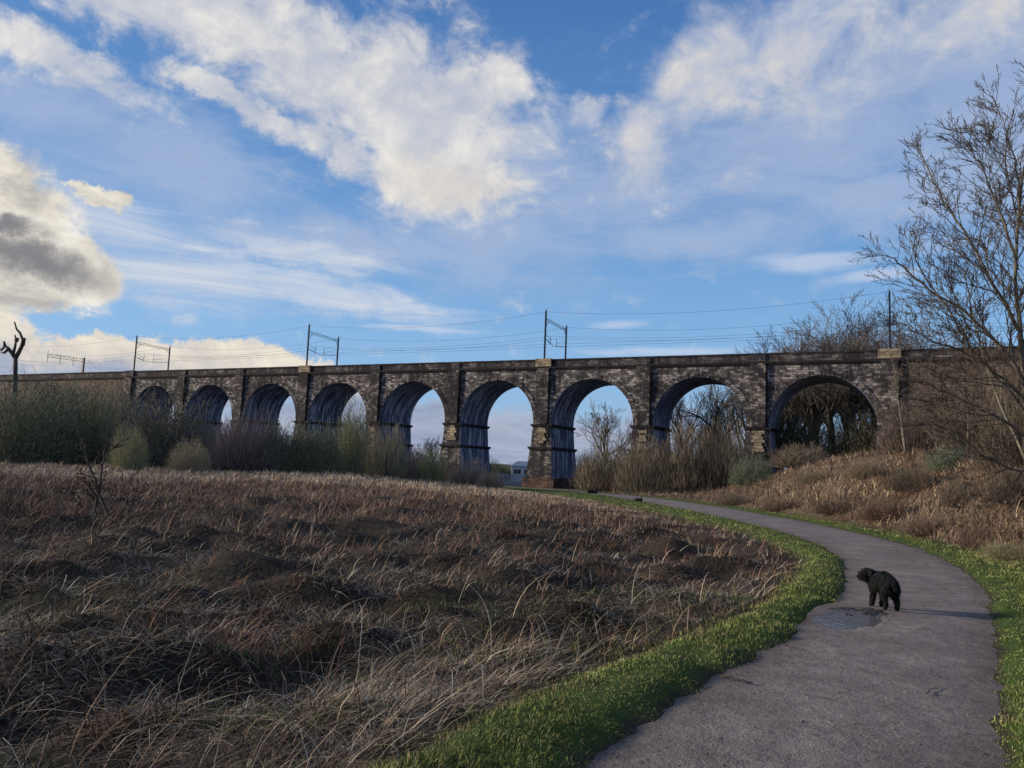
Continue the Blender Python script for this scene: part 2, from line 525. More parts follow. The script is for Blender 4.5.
# veils
V1 = union([blob(830, 130, 260, 110, 6), blob(1000, 120, 200, 140, 0), blob(480, 240, 220, 60, 0), blob(900, 200, 200, 50, 4), blob(610, 200, 170, 60, 0), blob(540, 160, 110, 60, 0), blob(150, 160, 200, 60, 0), blob(40, 110, 150, 60, 0), blob(700, 235, 200, 40, 0), blob(350, 240, 250, 40, 0)])
mV = math_(nt, 'MULTIPLY', edge(V1, streak2, 1.4, .02, 1.15), .74)
C1 = union([blob(190, 270, 170, 54, -8), blob(330, 298, 180, 32, -7), blob(110, 225, 110, 50, -10), blob(300, 250, 150, 26, -8)])
mC = math_(nt, 'MULTIPLY', edge(C1, streak, 1.5, .12, 1.15), .86)
wsm = N(nt, 'ShaderNodeVectorMath', operation='ADD', ins={0: ae, 1: N(nt, 'ShaderNodeVectorMath', operation='SCALE', ins={0: w1, 3: .18}).outputs[0]}).outputs[0]
C2 = union([blob(805, 262, 90, 14, -1, vec=wsm), blob(622, 325, 50, 7, 1, vec=wsm), blob(425, 330, 100, 5, 1, vec=wsm), blob(660, 352, 130, 8, 2, vec=wsm), blob(880, 276, 60, 9, 2, vec=wsm)])
mC2 = math_(nt, 'MULTIPLY', edge(C2, streak, 1.3, .2, 1.1), .62)
# cumulus at the far left and the low bank along the horizon
D = union([blob(0, 205, 74, 66, -20, .9), blob(40, 262, 84, 44, -12, .9), blob(0, 290, 70, 26, 0, .9), blob(105, 198, 22, 12, 0, .9)])
mD = edge(D, SU, 1.1, .22, .62)
Eb = union([blob(0, 340, 80, 34, -22, .8), blob(120, 372, 130, 34, -2, .8), blob(190, 368, 150, 30, 0, .7), blob(320, 384, 130, 24, -10, .7), blob(90, 350, 40, 22, 0, .8),
            blob(500, 470, 900, 78, 0, .9)])
mE = edge(Eb, SU, 1.0, .2, .55)
# elsewhere round the horizon: scattered cloud, so other views have a sky too
az_abs = math_(nt, 'ABSOLUTE', az)
away = N(nt, 'ShaderNodeMapRange', interpolation_type='SMOOTHSTEP', ins={'Value': az_abs, 'From Min': 42., 'From Max': 60.}).outputs[0]
gen = noise_(nt, dvec, 2.2, 5, .6, .4)
mG = math_(nt, 'MULTIPLY', away, N(nt, 'ShaderNodeMapRange', interpolation_type='SMOOTHSTEP', ins={'Value': gen, 'From Min': .46, 'From Max': .66}).outputs[0])

skyc = mixc(nt, 1.0, sky.outputs[0], (.86, .95, 1.10), 'MULTIPLY')
K = 1 / SKY_STR / 2 ** .45


def L(r, g, b):
    f = lambda c: ((c / 255 + .055) / 1.055) ** 2.4 * K
    return (f(r), f(g), f(b))


c = skyc
elf = N(nt, 'ShaderNodeMapRange', ins={'Value': el, 'From Min': -2., 'From Max': 36.}).outputs[0]
clear = ramp(nt, elf, [(0, L(156, 190, 226)), (.3, L(134, 182, 230)), (.6, L(96, 148, 208)), (1, L(62, 112, 178))])
c = mixc(nt, .80, c, clear)
c = mixc(nt, mV, c, L(172, 188, 216))
c = mixc(nt, mC, c, ramp(nt, streak, [(.35, L(176, 194, 222)), (.65, L(216, 220, 228))]))
c = mixc(nt, mC2, c, L(205, 214, 232))
shadeA = ramp(nt, SB, [(.34, L(172, 182, 206)), (.50, L(208, 209, 214)), (.62, L(240, 236, 228))])
c = mixc(nt, math_(nt, 'MULTIPLY', mB, .88), c, ramp(nt, SB, [(.40, L(160, 177, 208)), (.5, L(188, 195, 212)), (.60, L(216, 213, 212))]))
c = mixc(nt, math_(nt, 'MULTIPLY', mA, .92), c, shadeA)
lowA = blob(455, 185, 90, 34, -8)
c = mixc(nt, math_(nt, 'MULTIPLY', math_(nt, 'MULTIPLY', lowA, mA), .5), c, L(236, 224, 204))
# cumulus: sunlit rims, grey undersides
greyD = edge(union([blob(30, 262, 100, 26, -10), blob(0, 228, 50, 16, 0)]), SU, 2.0, .25, 1.1)
cD = mixc(nt, greyD, ramp(nt, SU, [(.38, L(186, 182, 178)), (.5, L(224, 218, 206)), (.6, L(246, 241, 230))]), ramp(nt, SU, [(.4, L(112, 116, 128)), (.6, L(140, 138, 140))]))
c = mixc(nt, mD, c, cD)
topE = edge(union([blob(0, 392, 150, 46, -14), blob(150, 404, 180, 46, 0), blob(300, 404, 160, 32, -2), blob(700, 470, 900, 110, 0), blob(420, 460, 300, 90, 0)]), med, .7, .12, .62)
cE = mixc(nt, topE, ramp(nt, SU, [(.38, L(200, 196, 194)), (.58, L(240, 231, 214))]), ramp(nt, streak, [(.35, L(146, 158, 186)), (.65, L(180, 188, 206))]))
c = mixc(nt, mE, c, cE)
c = mixc(nt, mG, c, L(200, 200, 208))
below = N(nt, 'ShaderNodeMapRange', ins={'Value': el, 'From Min': -3., 'From Max': -1.}).outputs[0]
c = mixc(nt, below, L(70, 72, 78), c)
nt.links.new(c, bg.inputs['Color'])
world.cycles.sampling_method = 'MANUAL'; world.cycles.sample_map_resolution = 160

sun = bpy.data.lights.new('sun', 'SUN'); sun.energy = 4.3; sun.angle = rad(7.); sun.color = (1., .85, .66)
suno = bpy.data.objects.new('sun', sun); COL.objects.link(suno)
sd = Vector((math.sin(rad(SUN_AZ)) * math.cos(rad(SUN_EL)), math.cos(rad(SUN_AZ)) * math.cos(rad(SUN_EL)), math.sin(rad(SUN_EL))))
suno.rotation_euler = sd.to_track_quat('Z', 'Y').to_euler()

# ------------------------------------------------------------------ ground sheet
ang = np.concatenate([np.radians(np.arange(-54, 54.01, .36)), np.radians(np.arange(57, 305.9, 3.))])
rr = np.concatenate([[0.3], .7 * np.exp(np.arange(0, math.log(5000 / .7), .021))])
AA, RR = np.meshgrid(ang, rr)
GX = RR * np.sin(AA); GY = RR * np.cos(AA)
GZ = height(GX, GY)
l = dL(GX, GY); r = dR(GX, GY); vl = vergeL(GY); vr = vergeR(GY)
nz = fbm(GX / 1.2, GY / 1.2, 31)
l = l + ragged(GX, GY); r = r + ragged(GX, GY)
gr = np.maximum(sstep(.02, .12, l) * sstep(1.15, .85, l / vl + .25 * nz), sstep(.02, .12, r) * sstep(1.25, .8, r / vr + .3 * nz))
C = np.zeros(GX.shape + (3,))
soil = np.array((.040, .032, .024)); green = np.array((.050, .080, .018)); tan = np.array((.17, .125, .08)); rust = np.array((.09, .062, .042))
farf = sstep(22, 70, GY)[..., None]
C[:] = soil * (1 - farf) + tan * .8 * farf
br = (sstep(0, 1, r - vr) * sstep(500, 200, RR))[..., None]
C = C * (1 - br) + (rust + .25 * tan) * br
C = C * (1 - gr[..., None]) + green * gr[..., None]
hz = sstep(170, 400, RR)[..., None]
C = C * (1 - hz) + np.array((.07, .085, .05)) * hz
nA, nR = len(ang), len(rr)
i0 = np.arange(nA); i1 = (i0 + 1) % nA
rowi = np.arange(nR - 1)[:, None] * nA
q = np.stack([rowi + i0, rowi + i1, rowi + nA + i1, rowi + nA + i0], -1).reshape(-1, 4)
V = np.stack([GX, GY, GZ], -1).reshape(-1, 3)
V = np.concatenate([V, [[0, 0, float(height(0, 0))]]])
Cc = np.concatenate([C.reshape(-1, 3), [C[0, 0]]])
fan = np.stack([np.full(nA, len(V) - 1), i1, i0], -1)
me = np_mesh('ground', V, [q[:, ::-1], fan[:, ::-1]], Cc, smooth=True)
tag(link('ground', me, M['ground']), kind='structure')

# ------------------------------------------------------------------ path sheet
yy = np.concatenate([np.arange(-9, 8, .12), np.arange(8, 11.6, .035), np.arange(11.65, 30, .12), np.arange(30, 60, .4), np.arange(60, 172, 1.)])
lx = np.interp(yy, LT, LX) - .16 - .05 * fbm(yy / .5, yy * 0 + 3, 41); rx_ = np.interp(yy, RT, RX) + .16 + .05 * fbm(yy / .45, yy * 0 + 8, 43)
tt = np.linspace(0, 1, 91)
PX = lx[:, None] * (1 - tt) + rx_[:, None] * tt; PY = np.repeat(yy[:, None], 91, 1)
PZ = -0.018 * np.clip(PY, 0, 160) + .010 + .0005 * np.abs(PY) + np.sin(tt * math.pi)[None] * .02
ZP = -0.018 * PC[1] + .010 + .0005 * PC[1] + .018
bs = basin(PX, PY); PZ = PZ * (1 - bs) + (ZP + .006) * bs
PZ = PZ - .020 * sstep(1.12, .72, hollow(PX, PY) + .20 * fbm(PX / .38, PY / .5, 57) + .12 * vnoise(PX / .11, PY / .13, 59))
PZ = PZ + .006 * fbm(PX / .5, PY / .7, 55) * (1 - bs)
edgec = np.clip(1 - np.minimum(tt, 1 - tt) / .20, 0, 1)[None] * (.62 + .5 * fbm(PX / .3, PY / .3, 51))
k = np.arange(len(yy) - 1)[:, None] * 91 + np.arange(90)[None]
q = np.stack([k, k + 1, k + 92, k + 91], -1).reshape(-1, 4)
pc = np.repeat(np.clip(edgec, 0, 1)[..., None], 3, -1).reshape(-1, 3)
me = np_mesh('path', np.stack([PX, PY, PZ], -1).reshape(-1, 3), [q], pc, True)
tag(link('path', me, M['path']), kind='structure')


def pz(y):
    return -0.018 * max(0, y) + .010 + .0005 * abs(y) + .02


# ------------------------------------------------------------------ puddle
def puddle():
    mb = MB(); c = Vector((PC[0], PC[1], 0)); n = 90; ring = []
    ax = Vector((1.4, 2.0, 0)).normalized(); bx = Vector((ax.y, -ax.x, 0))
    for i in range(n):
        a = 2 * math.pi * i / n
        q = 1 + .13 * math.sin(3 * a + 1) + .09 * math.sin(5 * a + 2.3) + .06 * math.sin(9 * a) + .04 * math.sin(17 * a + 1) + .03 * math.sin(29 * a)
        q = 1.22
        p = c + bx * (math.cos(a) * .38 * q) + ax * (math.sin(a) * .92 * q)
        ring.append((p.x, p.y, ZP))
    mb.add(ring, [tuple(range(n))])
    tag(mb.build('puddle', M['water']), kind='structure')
    # mud spits standing out of the water near the dog
    mb = MB()
    for (cx, cy, ra, rb) in ((4.86, 10.28, .24, .16), (4.58, 10.36, .15, .07), (4.36, 10.30, .08, .04), (4.40, 9.95, .05, .04), (4.72, 10.05, .10, .05)):
        n = 44; ring = []; mid = []; top = []; c0 = Vector((cx, cy, 0))
        for i in range(n):
            a = 2 * math.pi * i / n
            q = 1 + .22 * math.sin(2 * a + cx) + .18 * math.sin(5 * a + .3) + .14 * math.sin(8 * a + cy * 9) + .08 * math.sin(13 * a)
            p = c0 + Vector((math.cos(a) * ra * q, math.sin(a) * rb * 1.6 * q, 0))
            ring.append((p.x, p.y, ZP - .012))
            for lst, f_, h_ in ((mid, .8, .008), (top, .4, .016)):
                pp = c0 + (p - c0) * f_; lst.append((pp.x, pp.y, ZP + h_ + .004 * math.sin(7 * a)))
        mb.add(ring + mid + top, [tuple(range(2 * n, 3 * n))] + [(i + k * n, (i + 1) % n + k * n, n * (k + 1) + (i + 1) % n, n * (k + 1) + i) for i in range(n) for k in (0, 1)])
    o = mb.build('mud', mat_simple('wet mud', (.035, .028, .022), .5, 0, .4, 9, .8, 25, .4))
    tag(o, 'wet dark mud spits standing out of the puddle beside the dog', 'mud', kind='stuff')


puddle()


# ------------------------------------------------------------------ blades
def blades(P, hgt, lean, wid, col, droop=.5, tipfrac=0.):
    """P (n,3) roots; lean (n,2) horizontal offset of the tip; returns V, quads, tris, colours"""
    n = len(P)
    a = RNG.uniform(0, math.pi, n)
    side = np.stack([np.cos(a), np.sin(a), np.zeros(n)], 1) * wid[:, None] * .5
    mid = P + np.concatenate([lean * .38, (hgt * .62)[:, None]], 1)
    tip = P + np.concatenate([lean, (hgt * (1 - droop * RNG.uniform(0, .5, n)))[:, None]], 1)
    V = np.stack([P - side, P + side, mid + side * .8, mid - side * .8, tip + side * .12, tip - side * .12], 1).reshape(-1, 3)
    b = np.arange(n)[:, None] * 6
    q = np.concatenate([b + np.array([0, 1, 2, 3]), b + np.array([3, 2, 4, 5])])
    return V, q, np.repeat(col, 6, 0)


def join(parts):
    off = 0; V = []; Q = []; C = []
    for v, q, c in parts:
        V.append(v); Q.append(q + off); C.append(c); off += len(v)
    return np.concatenate(V), [np.concatenate(Q)], np.concatenate(C)


def pick(pal, wts, n, jit=.25):
    pal = np.array(pal); i = RNG.choice(len(pal), n, p=np.array(wts) / sum(wts))
    return np.clip(pal[i] * (1 + RNG.uniform(-jit, jit, (n, 1))), 0, 1)


def polar(n, r0, r1, a0, a1, power=1.0):
    """roots denser near the viewer (log spaced), angles in degrees"""
    r = r0 * (r1 / r0) ** (RNG.uniform(0, 1, n) ** power)
    a = np.radians(RNG.uniform(a0, a1, n))
    return r * np.sin(a), r * np.cos(a)


def ground_pts(x, y, sink=.02):
    return np.stack([x, y, height(x, y) - sink], 1)


# --- rough dead field, left
def strands(P, L_, az_, rise, arc, wid, col, seg=4):
    """curved stems: start steep, bend over along their heading; P roots, rise 0..1, arc how far they bow"""
    n = len(P); V = []
    side = np.stack([-np.sin(az_), np.cos(az_), np.zeros(n)], 1)
    tw = RNG.normal(0, .5, n); el_ = rise.copy(); p = P.copy(); a = az_.copy()
    for k in range(seg + 1):
        w = wid * (1 - .85 * k / seg) * .5
        V.append(p - side * w[:, None]); V.append(p + side * w[:, None])
        st = L_ / seg
        p = p + np.stack([np.cos(a) * np.cos(el_), np.sin(a) * np.cos(el_), np.sin(el_)], 1) * st[:, None]
        el_ = el_ - arc / seg; a = a + tw / seg
    V = np.stack(V, 1).reshape(-1, 3)
    b_ = np.arange(n)[:, None] * (2 * seg + 2)
    q = np.concatenate([b_ + np.array([2 * k, 2 * k + 1, 2 * k + 3, 2 * k + 2]) for k in range(seg)])
    return V, q, np.repeat(col, 2 * seg + 2, 0)


def tussocks(nt_, per, r0, r1, a0, a1, cond, pal, wts, lr, wk, rise=(.5, 1.5), arc=(.6, 2.2), spread=.12, seg=3, power=1., flow=.8):
    x, y = polar(nt_, r0, r1, a0, a1, power)
    k = cond(x, y); x, y = x[k], y[k]; m_ = len(x)
    size = RNG.uniform(.5, 1.5, m_); cc = pick(pal, wts, m_, .3)
    head = 6.28 * vnoise(x / 3, y / 3, 77) + RNG.normal(0, flow, m_)
    i = np.repeat(np.arange(m_), per); n = len(i)
    d = np.hypot(x, y)[i]
    sp_ = spread * (1 + d / 25)
    px = x[i] + RNG.normal(0, 1, n) * sp_ * size[i]; py = y[i] + RNG.normal(0, 1, n) * sp_ * size[i]
    ok = cond(px, py); i = i[ok]; px = px[ok]; py = py[ok]; d = d[ok]; n = len(i)
    c = np.clip(cc[i] * RNG.uniform(.6, 1.4, (n, 1)), 0, .7)
    L_ = RNG.uniform(lr[0], lr[1], n) * size[i]
    return strands(ground_pts(px, py, .03), L_, head[i] + RNG.normal(0, 1.1, n), RNG.uniform(rise[0], rise[1], n), RNG.uniform(arc[0], arc[1], n), (wk[0] + wk[1] * d) * RNG.uniform(.5, 1.4, n), c, seg)


def field():
    inf = lambda x, y: dL(x, y) / vergeL(y) + .15 * fbm(x / .8, y / .6, 61) > 1.0
    def infp(seed, thr, sx=1.6, sy=.8):
        return lambda x, y: (dL(x, y) / vergeL(y) > 1.02) & (fbm(x / sx, y / sy, seed) > thr)
    parts = [
        # dark litter mat
        tussocks(12000, 14, 2.6, 45, -46, 30, inf, [(.05, .04, .03), (.085, .066, .048), (.14, .105, .072), (.035, .03, .026)], [30, 26, 16, 14], (.08, .36), (.004, .0009), (.0, .9), (.1, 1.4), .18, 3),
        # flattened tan mats in patches, combed over in clumps
        tussocks(7500, 18, 2.7, 45, -46, 30, infp(62, .02, 1.9, .9), [(.25, .20, .14), (.40, .32, .225), (.15, .115, .08), (.52, .44, .33)], [30, 26, 18, 10], (.14, .5), (.004, .0008), (.0, .75), (.2, 1.5), .16, 3, flow=.6),
        # upstanding broken tufts
        tussocks(3800, 12, 2.8, 45, -46, 30, infp(64, .15, 1.2, .8), [(.20, .155, .11), (.30, .235, .16), (.12, .085, .06)], [3, 3, 2], (.15, .48), (.004, .0008), (.7, 1.5), (.4, 2.8), .09, 4),
        # reddish dock and bracken in patches
        tussocks(3200, 14, 5, 45, -46, 30, infp(66, .12, 2.6, 1.4), [(.17, .085, .055), (.23, .135, .085), (.12, .06, .045)], [2, 2, 1], (.12, .45), (.005, .0008), (.4, 1.5), (.3, 1.6), .18, 3),
        # broad dead leaves and blackened blades
        tussocks(3000, 8, 2.7, 20, -46, 30, infp(68, .0, 1.0, .7), [(.03, .026, .024), (.20, .16, .12), (.09, .065, .045)], [3, 2, 3], (.06, .2), (.012, .0010), (.0, 1.2), (.3, 2.2), .14, 3),
        # green sprigs
        tussocks(4200, 16, 2.6, 13, -46, 22, infp(71, .06, 1.5, .6), [(.055, .10, .022), (.09, .13, .035), (.12, .14, .05)], [3, 2, 1], (.05, .17), (.005, .0008), (.5, 1.5), (.2, 1.3), .10, 3),
    ]
    # long arching pale straws and bramble canes
    x, y = polar(1700, 3.0, 24, -44, 28); k = dL(x, y) / vergeL(y) > 1.1; x, y = x[k], y[k]; n = len(x); d = np.hypot(x, y)
    parts.append(strands(ground_pts(x, y), RNG.uniform(.3, 1.1, n), RNG.uniform(0, 6.28, n), RNG.uniform(.3, 1.5, n), RNG.uniform(.6, 3.2, n), .004 + .0007 * d,
                         pick([(.42, .35, .24), (.28, .19, .13), (.13, .075, .055), (.46, .42, .34)], [26, 30, 36, 10], n), 6))
    me = np_mesh('matted_grass', *join(parts))
    tag(link('matted_grass', me, M['blade']), 'matted dark dead stems and brambles filling the near field', 'dead grass', kind='stuff')
    # middle and far: standing reed and dock
    parts = []
    x, y = polar(330000, 11, 125, -48, 26, .85)
    l = dL(x, y); vl = vergeL(y); d = np.hypot(x, y)
    cl = fbm(x / 3.2, y / 2.2, 81); st = fbm(x / 14., y / 7., 83)
    keep = (l / vl + .2 * cl > 1.0) & (RNG.uniform(0, 1, len(x)) < .35 + .65 * sstep(-.4, .3, cl)) & (sstep(20, 42, d + 10 * cl + 14 * st) > RNG.uniform(0, 1, len(x)))
    x, y, cl, st, d, l = x[keep], y[keep], cl[keep], st[keep], d[keep], l[keep]; n = len(x)
    t = np.clip(sstep(-.05, .25, st * 1.3 + (d - 42) / 40), 0, 1) * (1 - .85 * sstep(.15, .4, fbm(x / 9, y / 5, 85)))
    t = t * (1 - .7 * sstep(70, 45, d + 12 * cl) * sstep(18, 30, d))
    red = pick([(.19, .115, .082), (.27, .175, .125), (.12, .076, .058), (.33, .25, .17)], [30, 25, 20, 14], n)
    pale = pick([(.50, .40, .29), (.40, .31, .22), (.28, .19, .13), (.58, .49, .36)], [30, 30, 15, 12], n)
    c = red * (1 - t[:, None]) + pale * t[:, None]
    c = np.clip(c * (1 + .65 * fbm(x / 5, y / 2.2, 87) + .2 * vnoise(x / .8, y / .8, 88))[:, None], 0, 1)
    a = RNG.uniform(0, 6.28, n)
    L_ = RNG.uniform(.2, .85, n) * (1 + .9 * cl) * np.interp(d, [13, 25, 60, 120], [.5, .65, .7, .7]) * (.25 + .75 * sstep(0, 9, l - vergeL(y)))
    parts.append(strands(ground_pts(x, y), L_, a, RNG.uniform(.3, 1.55, n), RNG.uniform(.1, 1.6, n), .005 + .0008 * d, c, 2))
    me = np_mesh('dry_reeds', *join(parts))
    tag(link('dry_reeds', me, M['blade']), 'tan and rusty standing reeds across the far half of the field', 'reeds', kind='stuff')


field()


# --- verges
def verges():
    parts = []
    for (cnt, r0, r1, a0, a1, side) in ((270000, 3.6, 60, -12, 38, 'L'), (190000, 4.2, 60, 12, 48, 'R'), (16000, 50, 130, -4, 14, 'L'), (16000, 50, 130, -2, 16, 'R')):
        x, y = polar(cnt, r0, r1, a0, a1)
        e = dL(x, y) if side == 'L' else dR(x, y)
        vg = vergeL(y) if side == 'L' else vergeR(y)
        cl = fbm(x / .8, y / .8, 91)
        e = e + ragged(x, y)
        k = (e > .0 - RNG.exponential(.055, len(x)) + .08 * cl + .08 * vnoise(x / .25, y / .25, 93) - .12 * (RNG.uniform(0, 1, len(x)) < .08)) & (e / vg + .3 * cl < 1.15)
        x, y, e, vg, cl = x[k], y[k], e[k], vg[k], cl[k]; n = len(x); d = np.hypot(x, y)
        a = RNG.uniform(0, 6.28, n)
        L_ = RNG.uniform(.015, .065, n) * (1 + .9 * cl) * np.interp(e, [-.1, .2, .5, 1.], [.4, .75, 1., 1.3])
        lean = np.stack([np.cos(a), np.sin(a)], 1) * (L_ * RNG.uniform(.2, 1.0, n))[:, None]
        g = pick([(.125, .155, .045), (.155, .18, .055), (.10, .125, .04), (.18, .185, .07)], [28, 28, 18, 12], n, .15)
        s = pick([(.25, .21, .11), (.16, .12, .07), (.09, .065, .042)], [3, 3, 3], n)
        w = (sstep(.55, 1.05, e / vg + .3 * fbm(x / .5, y / .5, 97)) * .75)[:, None] + .04 + .32 * sstep(.1, .5, fbm(x / .6, y / .35, 99))[:, None]
        w = (RNG.uniform(0, 1, (n, 1)) < w) * 1.
        g = g * (1 + .45 * sstep(.3, .9, e / vg))[:, None]  # sunlit outer part of the verge painted in as brighter green
        c = g * (1 - w) + s * w
        c = c * (1 + .45 * fbm(x / .9, y / .9, 95) + .25 * vnoise(x / .25, y / .25, 96))[:, None]
        c = np.clip(c, 0, 1)
        parts.append(blades(ground_pts(x, y, .01), L_, lean, .003 + .00062 * d, c, .5))
    me = np_mesh('verge_grass', *join(parts))
    tag(link('verge_grass', me, M['grass']), 'short green grass on both verges of the path', 'grass', kind='stuff')


verges()


# --- right bank
def bank():
    on = lambda x, y: dR(x, y) / vergeR(y) + .3 * fbm(x / 1.5, y / 1.5, 105) > 1.08
    def pt(seed, thr, sc=3.):
        return lambda x, y: (dR(x, y) / vergeR(y) > 1.1) & (fbm(x / sc, y / sc, seed) > thr)
    A_ = (8, 50)
    parts = [
        tussocks(9000, 16, 9, 118, *A_, on, [(.17, .115, .08), (.23, .165, .115), (.10, .07, .052), (.14, .11, .08)], [28, 20, 26, 22], (.2, .8), (.005, .0008), (.4, 1.5), (.5, 2.6), .22, 3, .9),
        tussocks(4500, 16, 9, 118, *A_, pt(107, .08), [(.44, .34, .22), (.34, .26, .17), (.25, .17, .11)], [3, 3, 2], (.25, .8), (.005, .0008), (.5, 1.5), (.6, 2.4), .2, 3, .9),
        tussocks(2600, 16, 9, 90, *A_, pt(111, .16, 4.), [(.16, .065, .04), (.11, .05, .035)], [2, 1], (.2, .8), (.006, .0009), (.3, 1.5), (.5, 2.6), .3, 3, .9),
        tussocks(1500, 14, 9, 60, *A_, pt(115, .26, 2.2), [(.12, .14, .05), (.16, .17, .06), (.09, .12, .06)], [2, 2, 1], (.1, .45), (.008, .0010), (.2, 1.4), (.3, 1.6), .25, 2, .9),
    ]
    # little dead leaves and frond bits caught in the mounds
    x, y = polar(90000, 10, 110, 9, 50, .9)
    k = on(x, y); x, y = x[k], y[k]; n = len(x); d = np.hypot(x, y)
    P = ground_pts(x, y, 0); P[:, 2] += RNG.uniform(.05, .6, n) * (1 + .5 * fbm(x / 2, y / 2, 101))
    parts.append(strands(P, RNG.uniform(.03, .12, n), RNG.uniform(0, 6.28, n), RNG.uniform(-.8, .8, n), RNG.uniform(0, 1.5, n), .014 + .0007 * d, pick([(.27, .17, .105), (.38, .27, .17), (.14, .085, .055), (.20, .12, .08)], [2, 2, 2, 1], n), 1))
    # bare canes standing out of it
    x, y = polar(900, 10, 70, 12, 48); k = on(x, y); x, y = x[k], y[k]; n = len(x); d = np.hypot(x, y)
    parts.append(strands(ground_pts(x, y), RNG.uniform(.8, 2.0, n), RNG.uniform(0, 6.28, n), RNG.uniform(.9, 1.55, n), RNG.uniform(.2, 2.0, n), .007 + .0005 * d, pick([(.30, .22, .15), (.14, .08, .06)], [1, 1], n), 6))
    me = np_mesh('bracken', *join(parts))
    tag(link('bracken', me, M['blade']), 'rusty brown bracken and bramble covering the bank right of the path', 'bracken', kind='stuff')


bank()


# ------------------------------------------------------------------ shrubs (stroke clouds) and trees (grown branches)
def shrub_mesh(name, seed, n=7000, up=.7, shell=.5, lumps=5, tw=.045, ln=(.35, 1.0), leaf=0.0, trans=.0):
    """unit shrub: about 10 wide and 10 tall is scale 1; built in metres, radius 5 height 9"""
    g = np.random.default_rng(seed)
    # lumps: overlapping domes
    L = [(0, 0, 4.2, 8.2)]
    for i in range(lumps):
        a = g.uniform(0, 6.28); q = g.uniform(1.4, 3.2)
        L.append((math.cos(a) * q, math.sin(a) * q, g.uniform(1.7, 2.9), g.uniform(4.2, 8.6)))
    L = np.array(L); w = L[:, 2] ** 2 * L[:, 3]
    k = g.choice(len(L), n, p=w / w.sum())
    th = g.uniform(0, 6.28, n); cz = g.uniform(0.0, 1, n)
    rr_ = (g.uniform(0, 1, n) ** shell)
    sr = np.sqrt(1 - cz ** 2 * .9)
    rr_ = rr_ * (1 + .16 * vnoise(th * 2.2 + k * 7, cz * 5, seed))
    P = np.stack([L[k, 0] + L[k, 2] * rr_ * sr * np.cos(th), L[k, 1] + L[k, 2] * rr_ * sr * np.sin(th), L[k, 3] * rr_ * cz * .98 + .1], 1)
    root = np.stack([L[k, 0] * .4, L[k, 1] * .4, np.zeros(n) - 3.], 1)
    D = P - root; D /= np.linalg.norm(D, axis=1)[:, None]
    D = D + g.normal(0, .32, (n, 3)); D[:, 2] += up * .4; D /= np.linalg.norm(D, axis=1)[:, None]
    Ls = g.uniform(ln[0], ln[1], n)
    side = np.cross(D, g.normal(0, 1, (n, 3))); side /= np.linalg.norm(side, axis=1)[:, None]
    side *= (tw * g.uniform(.5, 1.3, n) * .5)[:, None]
    E = P + D * Ls[:, None]
    V = np.stack([P - side, P + side, E + side * .35, E - side * .35], 1).reshape(-1, 3)
    q = np.arange(n * 4).reshape(n, 4)
    c = np.repeat(g.uniform(.55, 1.45, (n, 1)) * (1 + g.normal(0, .06, (n, 3))), 4, 0)
    parts = [(V, q, c)]
    if leaf:
        m_ = int(n * leaf); j = g.integers(0, n, m_)
        B = P[j] + D[j] * (Ls[j] * g.uniform(0, 1, m_))[:, None] + g.normal(0, .08, (m_, 3))
        u = g.normal(0, 1, (m_, 3)); u /= np.linalg.norm(u, axis=1)[:, None]
        v = np.cross(u, g.normal(0, 1, (m_, 3))); v /= np.linalg.norm(v, axis=1)[:, None]
        s_ = g.uniform(.05, .11, m_)[:, None]
        V = np.stack([B - u * s_, B - v * s_ * .5, B + u * s_, B + v * s_ * .5], 1).reshape(-1, 3)
        parts.append((V, np.arange(m_ * 4).reshape(m_, 4), np.repeat(g.uniform(.7, 1.5, (m_, 1)) * np.array([[1., 1.12, .75]]), 4, 0)))
    # main stems
    for i in range(34):
        j = g.integers(0, n); a = P[j]; r0 = np.array([a[0] * .12, a[1] * .12, -.3])
        mid = (r0 + a) / 2 + g.normal(0, .25, 3); mid[:2] *= .8
        pts = np.array([r0, mid, a])
        for s_ in range(2):
            u = np.array([.5, .5, 0]) if s_ else np.array([.5, -.5, 0])
            wv = [.10, .06, .03]
            V = np.array([pts[0] - u * wv[0], pts[0] + u * wv[0], pts[1] + u * wv[1], pts[1] - u * wv[1], pts[2] + u * wv[2], pts[2] - u * wv[2]])
            parts.append((V, np.array([[0, 1, 2, 3], [3, 2, 4, 5]]), np.full((6, 3), .6)))
    return np_mesh(name, *join(parts))


SH = {
    'dense': [shrub_mesh('willow_scrub', 100 + i, 19000, up=.35, leaf=.7, tw=.045, lumps=9, ln=(.2, .75), shell=.6) for i in range(3)],
    'loose': [shrub_mesh('loose_scrub', 120 + i, 12000, up=.8, leaf=.35, tw=.038, shell=.65, ln=(.3, 1.0)) for i in range(3)],
    'brush': [shrub_mesh('brushwood', 140 + i, 10000, up=1.6, shell=.75, tw=.045, ln=(.6, 1.6), lumps=6) for i in range(3)],
}


def put(px, D, dz=0.0):
    d = ray(px, 470)
    x = d.x * D; y = D
    return x, y, float(height(x, y)) + dz


GW = 'scrub along the far edge of the field'
GR = 'brushwood right of the path'


def shrub(kind, i, px, D, w, h, col, label, group, name='shrub', cat='shrub', dz=-.15):
    x, y, z = put(px, D, dz)
    if group == GW: col = tuple(c_ * 1.55 + a_ for c_, a_ in zip(col, (.035, .026, .022)))
    mn = sum(col) / 3; col = tuple(.72 * c_ + .28 * mn for c_ in col)
    h = h * ((1.45 if 200 < px < 400 else 1.22) if group == GW else 1.45 if (group == GR and D > 84) else 1.0)
    o = link(name, SH[kind][i % 3], M['twig'], loc=(x, y, z), rz=(px * 1.7 + D) % 6.28, scale=(w / 9.2, w / 9.2, h / 8.6), color=col)
    return tag(o, label, cat, group)


